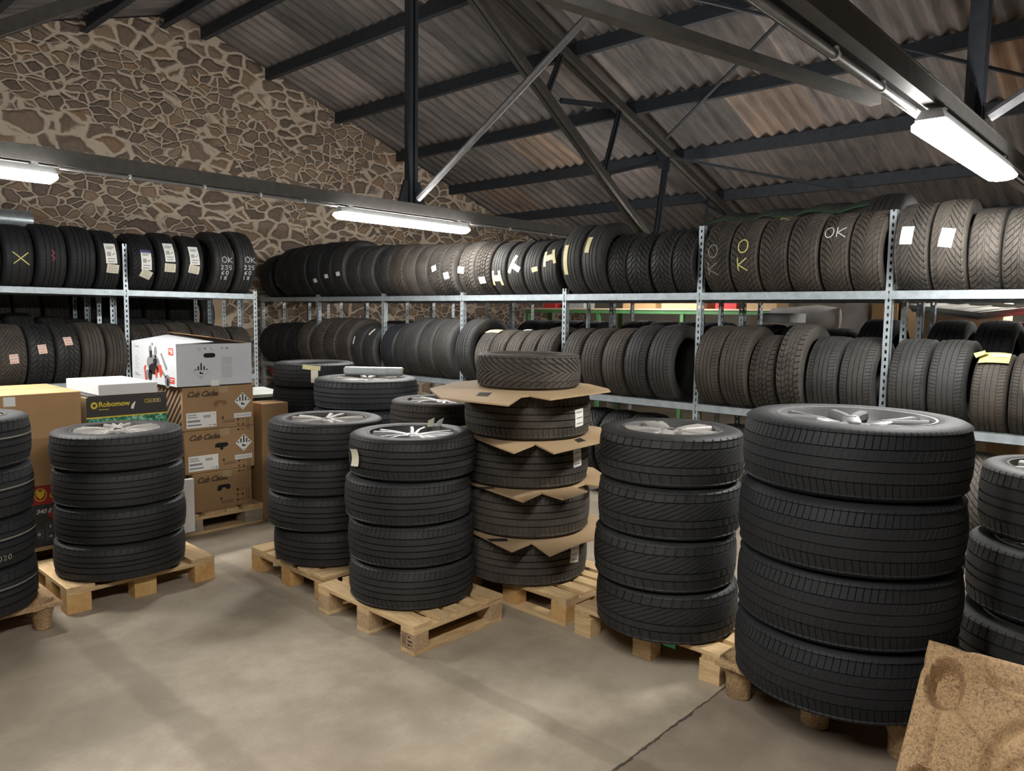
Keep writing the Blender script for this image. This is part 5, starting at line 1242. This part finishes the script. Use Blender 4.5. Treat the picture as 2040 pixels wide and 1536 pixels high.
for x in (.9, 2.2):
    m = MB(); m.box((x-.02,9.54,2.65),(x+.02,Y1-.001,2.67)); m.build('wall_bracket', 'galvanised', t)
m = MB(); m.box((4.60,10.02,1.15),(5.0,10.05,1.80)); tag(m.build('board_panel', 'tan_board'), 'tan board against the stone wall past the end of the wall rack', 'board'); 
m = MB(); m.box((4.56,9.95,0),(5.04,10.1,1.15)); tag(m.build('wooden_chest', 'wood_grey'), 'dim wooden chest against the stone wall below the tan board', 'chest')
# net over the second rack
m = MB(); nx, ny = 26, 10
for j in range(ny+1):
    for i in range(nx+1):
        y = (1.78 + (3.12-1.78)*i/nx)*K; x = XR2 + (-.24 + .50*j/ny)
        z = 1.6+K*(.850 - .03*i/nx) + .018*math.sin(i*.9+j*.5) - (.07*((.18-j/ny)/.18) if j/ny < .18 else 0) + .012*math.sin(j*1.7)
        m.v.append((x,y,z))
for j in range(ny):
    for i in range(nx): k = j*(nx+1)+i; m.f.append((k,k+1,k+nx+2,k+nx+1))
o = m.build('cover_net', 'net_green', None, 60); md = o.modifiers.new('thickness','SOLIDIFY'); md.thickness = .006
tag(o, 'dark green net spread over the tyres behind the upper shelf', 'net')
mm = MB(); mm.tube([Vector(m.v[i])+Vector((-.004,0,.002+.006*math.sin(i*2.1))) for i in range(nx+1)], .003, 6); e = mm.build('net_hem', 'net_edge', o); e['label'] = 'bright green hem'
# green shelving beyond
GX = 8.3*K
t = thing('storage_shelf', 'green-framed shelving with a pale top beyond the racks', 'shelving', (GX,5.6,0))
for y in (3.9,5.3,6.7,8.1):
    for x in (GX, GX+.55):
        m = MB(); m.box((x-.025,y-.025,0),(x+.025,y+.025,1.70)); m.build('leg', 'green_paint', t)
for zz in (.85, 1.70):
    for x in (GX-.03, GX+.55):
        m = MB(); m.box((x,3.87,zz-.05),(x+.03,8.13,zz)); m.build('shelf_rail', 'green_paint', t)
    m = MB(); m.box((GX-.04,3.85,zz),(GX+.60,8.15,zz+.022)); m.build('shelf_board', 'tan_board', t)
def item(name, a, b, mat, label, cat):
    m = MB(); m.box(a, b); return tag(m.build(name, mat, None, bevel=.004), label, cat, 'goods stored beyond the racks')
zs = 1.722
item('storage_box', (GX+.05,4.55,zs), (GX+.4,4.85,zs+.13), 'red_plastic', 'red box on the green shelving', 'box')
item('carton', (GX+.02,5.0,zs), (GX+.4,5.65,zs+.11), 'cardboard_light', 'pale flat carton on the green shelving, beside the red box', 'carton')
item('carton', (GX+.03,5.75,zs), (GX+.35,6.3,zs+.12), 'cardboard', 'brown flat carton on the green shelving', 'carton')
item('carton', (GX+.02,4.0,zs), (GX+.38,4.45,zs+.13), 'cardboard_light', 'carton on the green shelving at its nearer end', 'carton')
item('storage_box', (GX+.02,7.0,zs), (GX+.3,7.35,zs+.12), 'grey_plastic', 'grey box on the green shelving', 'box')
item('storage_box', (GX+.02,7.55,zs), (GX+.3,7.8,zs+.10), 'wolf_red', 'dull red box at the far end of the green shelving', 'box')
item('storage_box', (GX+.05,6.0,.873), (GX+.4,6.5,1.15), 'wolf_red', 'dull red box on the lower board of the green shelving', 'box')
item('carton', (GX+.05,4.2,.873), (GX+.45,4.8,1.30), 'cardboard', 'brown carton on the lower board of the green shelving', 'carton')
BXx = 7.25*K
t = thing('work_table', 'plain table beyond the racks carrying cartons and a wrapped bundle', 'table', (BXx+.3,2.6,0))
m = MB(); m.box((BXx,1.9,1.40),(BXx+.6,3.75,1.44)); m.build('table_top', 'tan_board', t)
for y in (1.95,3.7):
    for x in (BXx+.04,BXx+.56):
        m = MB(); m.box((x-.03,y-.03,0),(x+.03,y+.03,1.40)); m.build('leg', 'structural_steel', t)
z = 1.44
m = MB(); m.tube([(BXx+.2,2.9,z+.16),(BXx+.18,3.1,z+.165),(BXx+.2,3.35,z+.15),(BXx+.2,3.62,z+.16)], [.13,.155,.15,.12], 14); tag(m.build('wrapped_bundle', 'wrap_film', None, 60), 'grey bundle wrapped in clear film on the table beyond the racks', 'bundle')
item('carton', (BXx+.03,2.28,z), (BXx+.30,2.52,z+.36), 'cardboard', 'brown carton seen past the post, farther of two', 'carton')
item('carton', (BXx+.03,1.98,z), (BXx+.33,2.24,z+.37), 'cardboard_light', 'brown carton seen past the post, nearer of two', 'carton')
item('plastic_bag', (BXx+.05,2.56,z), (BXx+.25,2.78,z+.33), 'wrap_film', 'clear bag beside the wrapped bundle', 'bag')
item('folded_sack', (XR2-.17,2.62,ZL+.66), (XR2+.17,2.86,ZL+.74), 'grey_plastic', 'folded grey sack on the tyres of the second rack', 'sack')
# pale tray hood over the tyres of the second rack, nearest bay
t = thing('tray_hood', 'pale flat tray lying tilted on the dark tyres behind the nearest bay', 'tray', (7.0,1.45,1.62))
tz = 1.675
m = MB(); q = [Vector((6.78,1.84,tz+.03)), Vector((6.70,1.33,tz-.03)), Vector((7.25,1.02,tz+.03)), Vector((7.35,1.70,tz+.08))]
c = sum(q, Vector())/4
m.hexa([c+(p-c)*.96+Vector((0,0,-.03)) for p in q] + [p for p in q]); m.build('tray_base', 'tray_grey', t)
m = MB()
for a, b in zip(q, q[1:]+q[:1]): m.bar(a+Vector((0,0,.012)), b+Vector((0,0,.012)), .02, .03)
m.build('tray_rim', 'tray_grey', t)
m = MB(); m.box((7.43,1.25,0),(7.87,2.0,1.449)); tag(m.build('wooden_crate', 'wood_grey', None, bevel=.004), 'dim crate carrying the tan carton, behind the nearest bay', 'crate')
for k in range(3):
    a = q[0].lerp(q[1], (k+1)/4); b = q[3].lerp(q[2], (k+1)/4); m = MB(); m.bar(a, b, .02, .02); m.build('tray_rib', 'tray_grey', t)
item('carton', (7.45,1.30,1.45), (7.85,1.95,1.84), 'tan_board', 'tan carton seen above the pale tray', 'carton')
t = thing('stacked_crate', 'red crate over a grey one at the nearest end, behind the lower shelf', 'crate', (6.9,.9,1.3))
m = MB(); m.box((6.88,.83,1.475),(7.26,1.22,1.60)); m.build('red_crate', 'red_plastic', t, bevel=.006)
m = MB(); m.box((6.88,.83,1.296),(7.26,1.22,1.474)); m.build('grey_crate', 'grey_plastic', t, bevel=.006)
m = MB(); m.box((6.873,.96,1.555),(6.8805,1.09,1.575)); m.build('grip_slot', 'hole_dark', t)
# posts of low storage behind
m = MB(); m.box((6.86,.78,0),(7.32,1.25,1.295)); tag(m.build('carton', 'cardboard'), 'tall carton carrying the two crates, behind the nearest bay', 'carton')

# ------------------------------------------------------------------ camera, world, view
cam = bpy.data.cameras.new('camera'); co = bpy.data.objects.new('camera', cam); COL.objects.link(co)
cam.sensor_fit = 'HORIZONTAL'; cam.sensor_width = 36.0; cam.lens = 1508.32/2040*36.0; cam.clip_start = .05; cam.clip_end = 100
def unit(x, y): return Vector(((x-1020)/1508.32, -(y-768)/1508.32, -1.0)).normalized()
eY = unit(-619, 605); eX = unit(2420, 648); eX = (eX - eY*eX.dot(eY)).normalized(); eZ = eX.cross(eY)
co.matrix_world = Matrix(((eX.x,eX.y,eX.z,0),(eY.x,eY.y,eY.z,0),(eZ.x,eZ.y,eZ.z,1.6),(0,0,0,1)))
SC.camera = co
w = bpy.data.worlds.new('world'); SC.world = w; w.use_nodes = True
w.node_tree.nodes['Background'].inputs[0].default_value = (.5,.55,.6,1); w.node_tree.nodes['Background'].inputs[1].default_value = .15
vs = SC.view_settings; vs.view_transform = 'Standard'; vs.look = 'None'; vs.gamma = 1.0; vs.exposure = 1.08; vs.use_curve_mapping = False
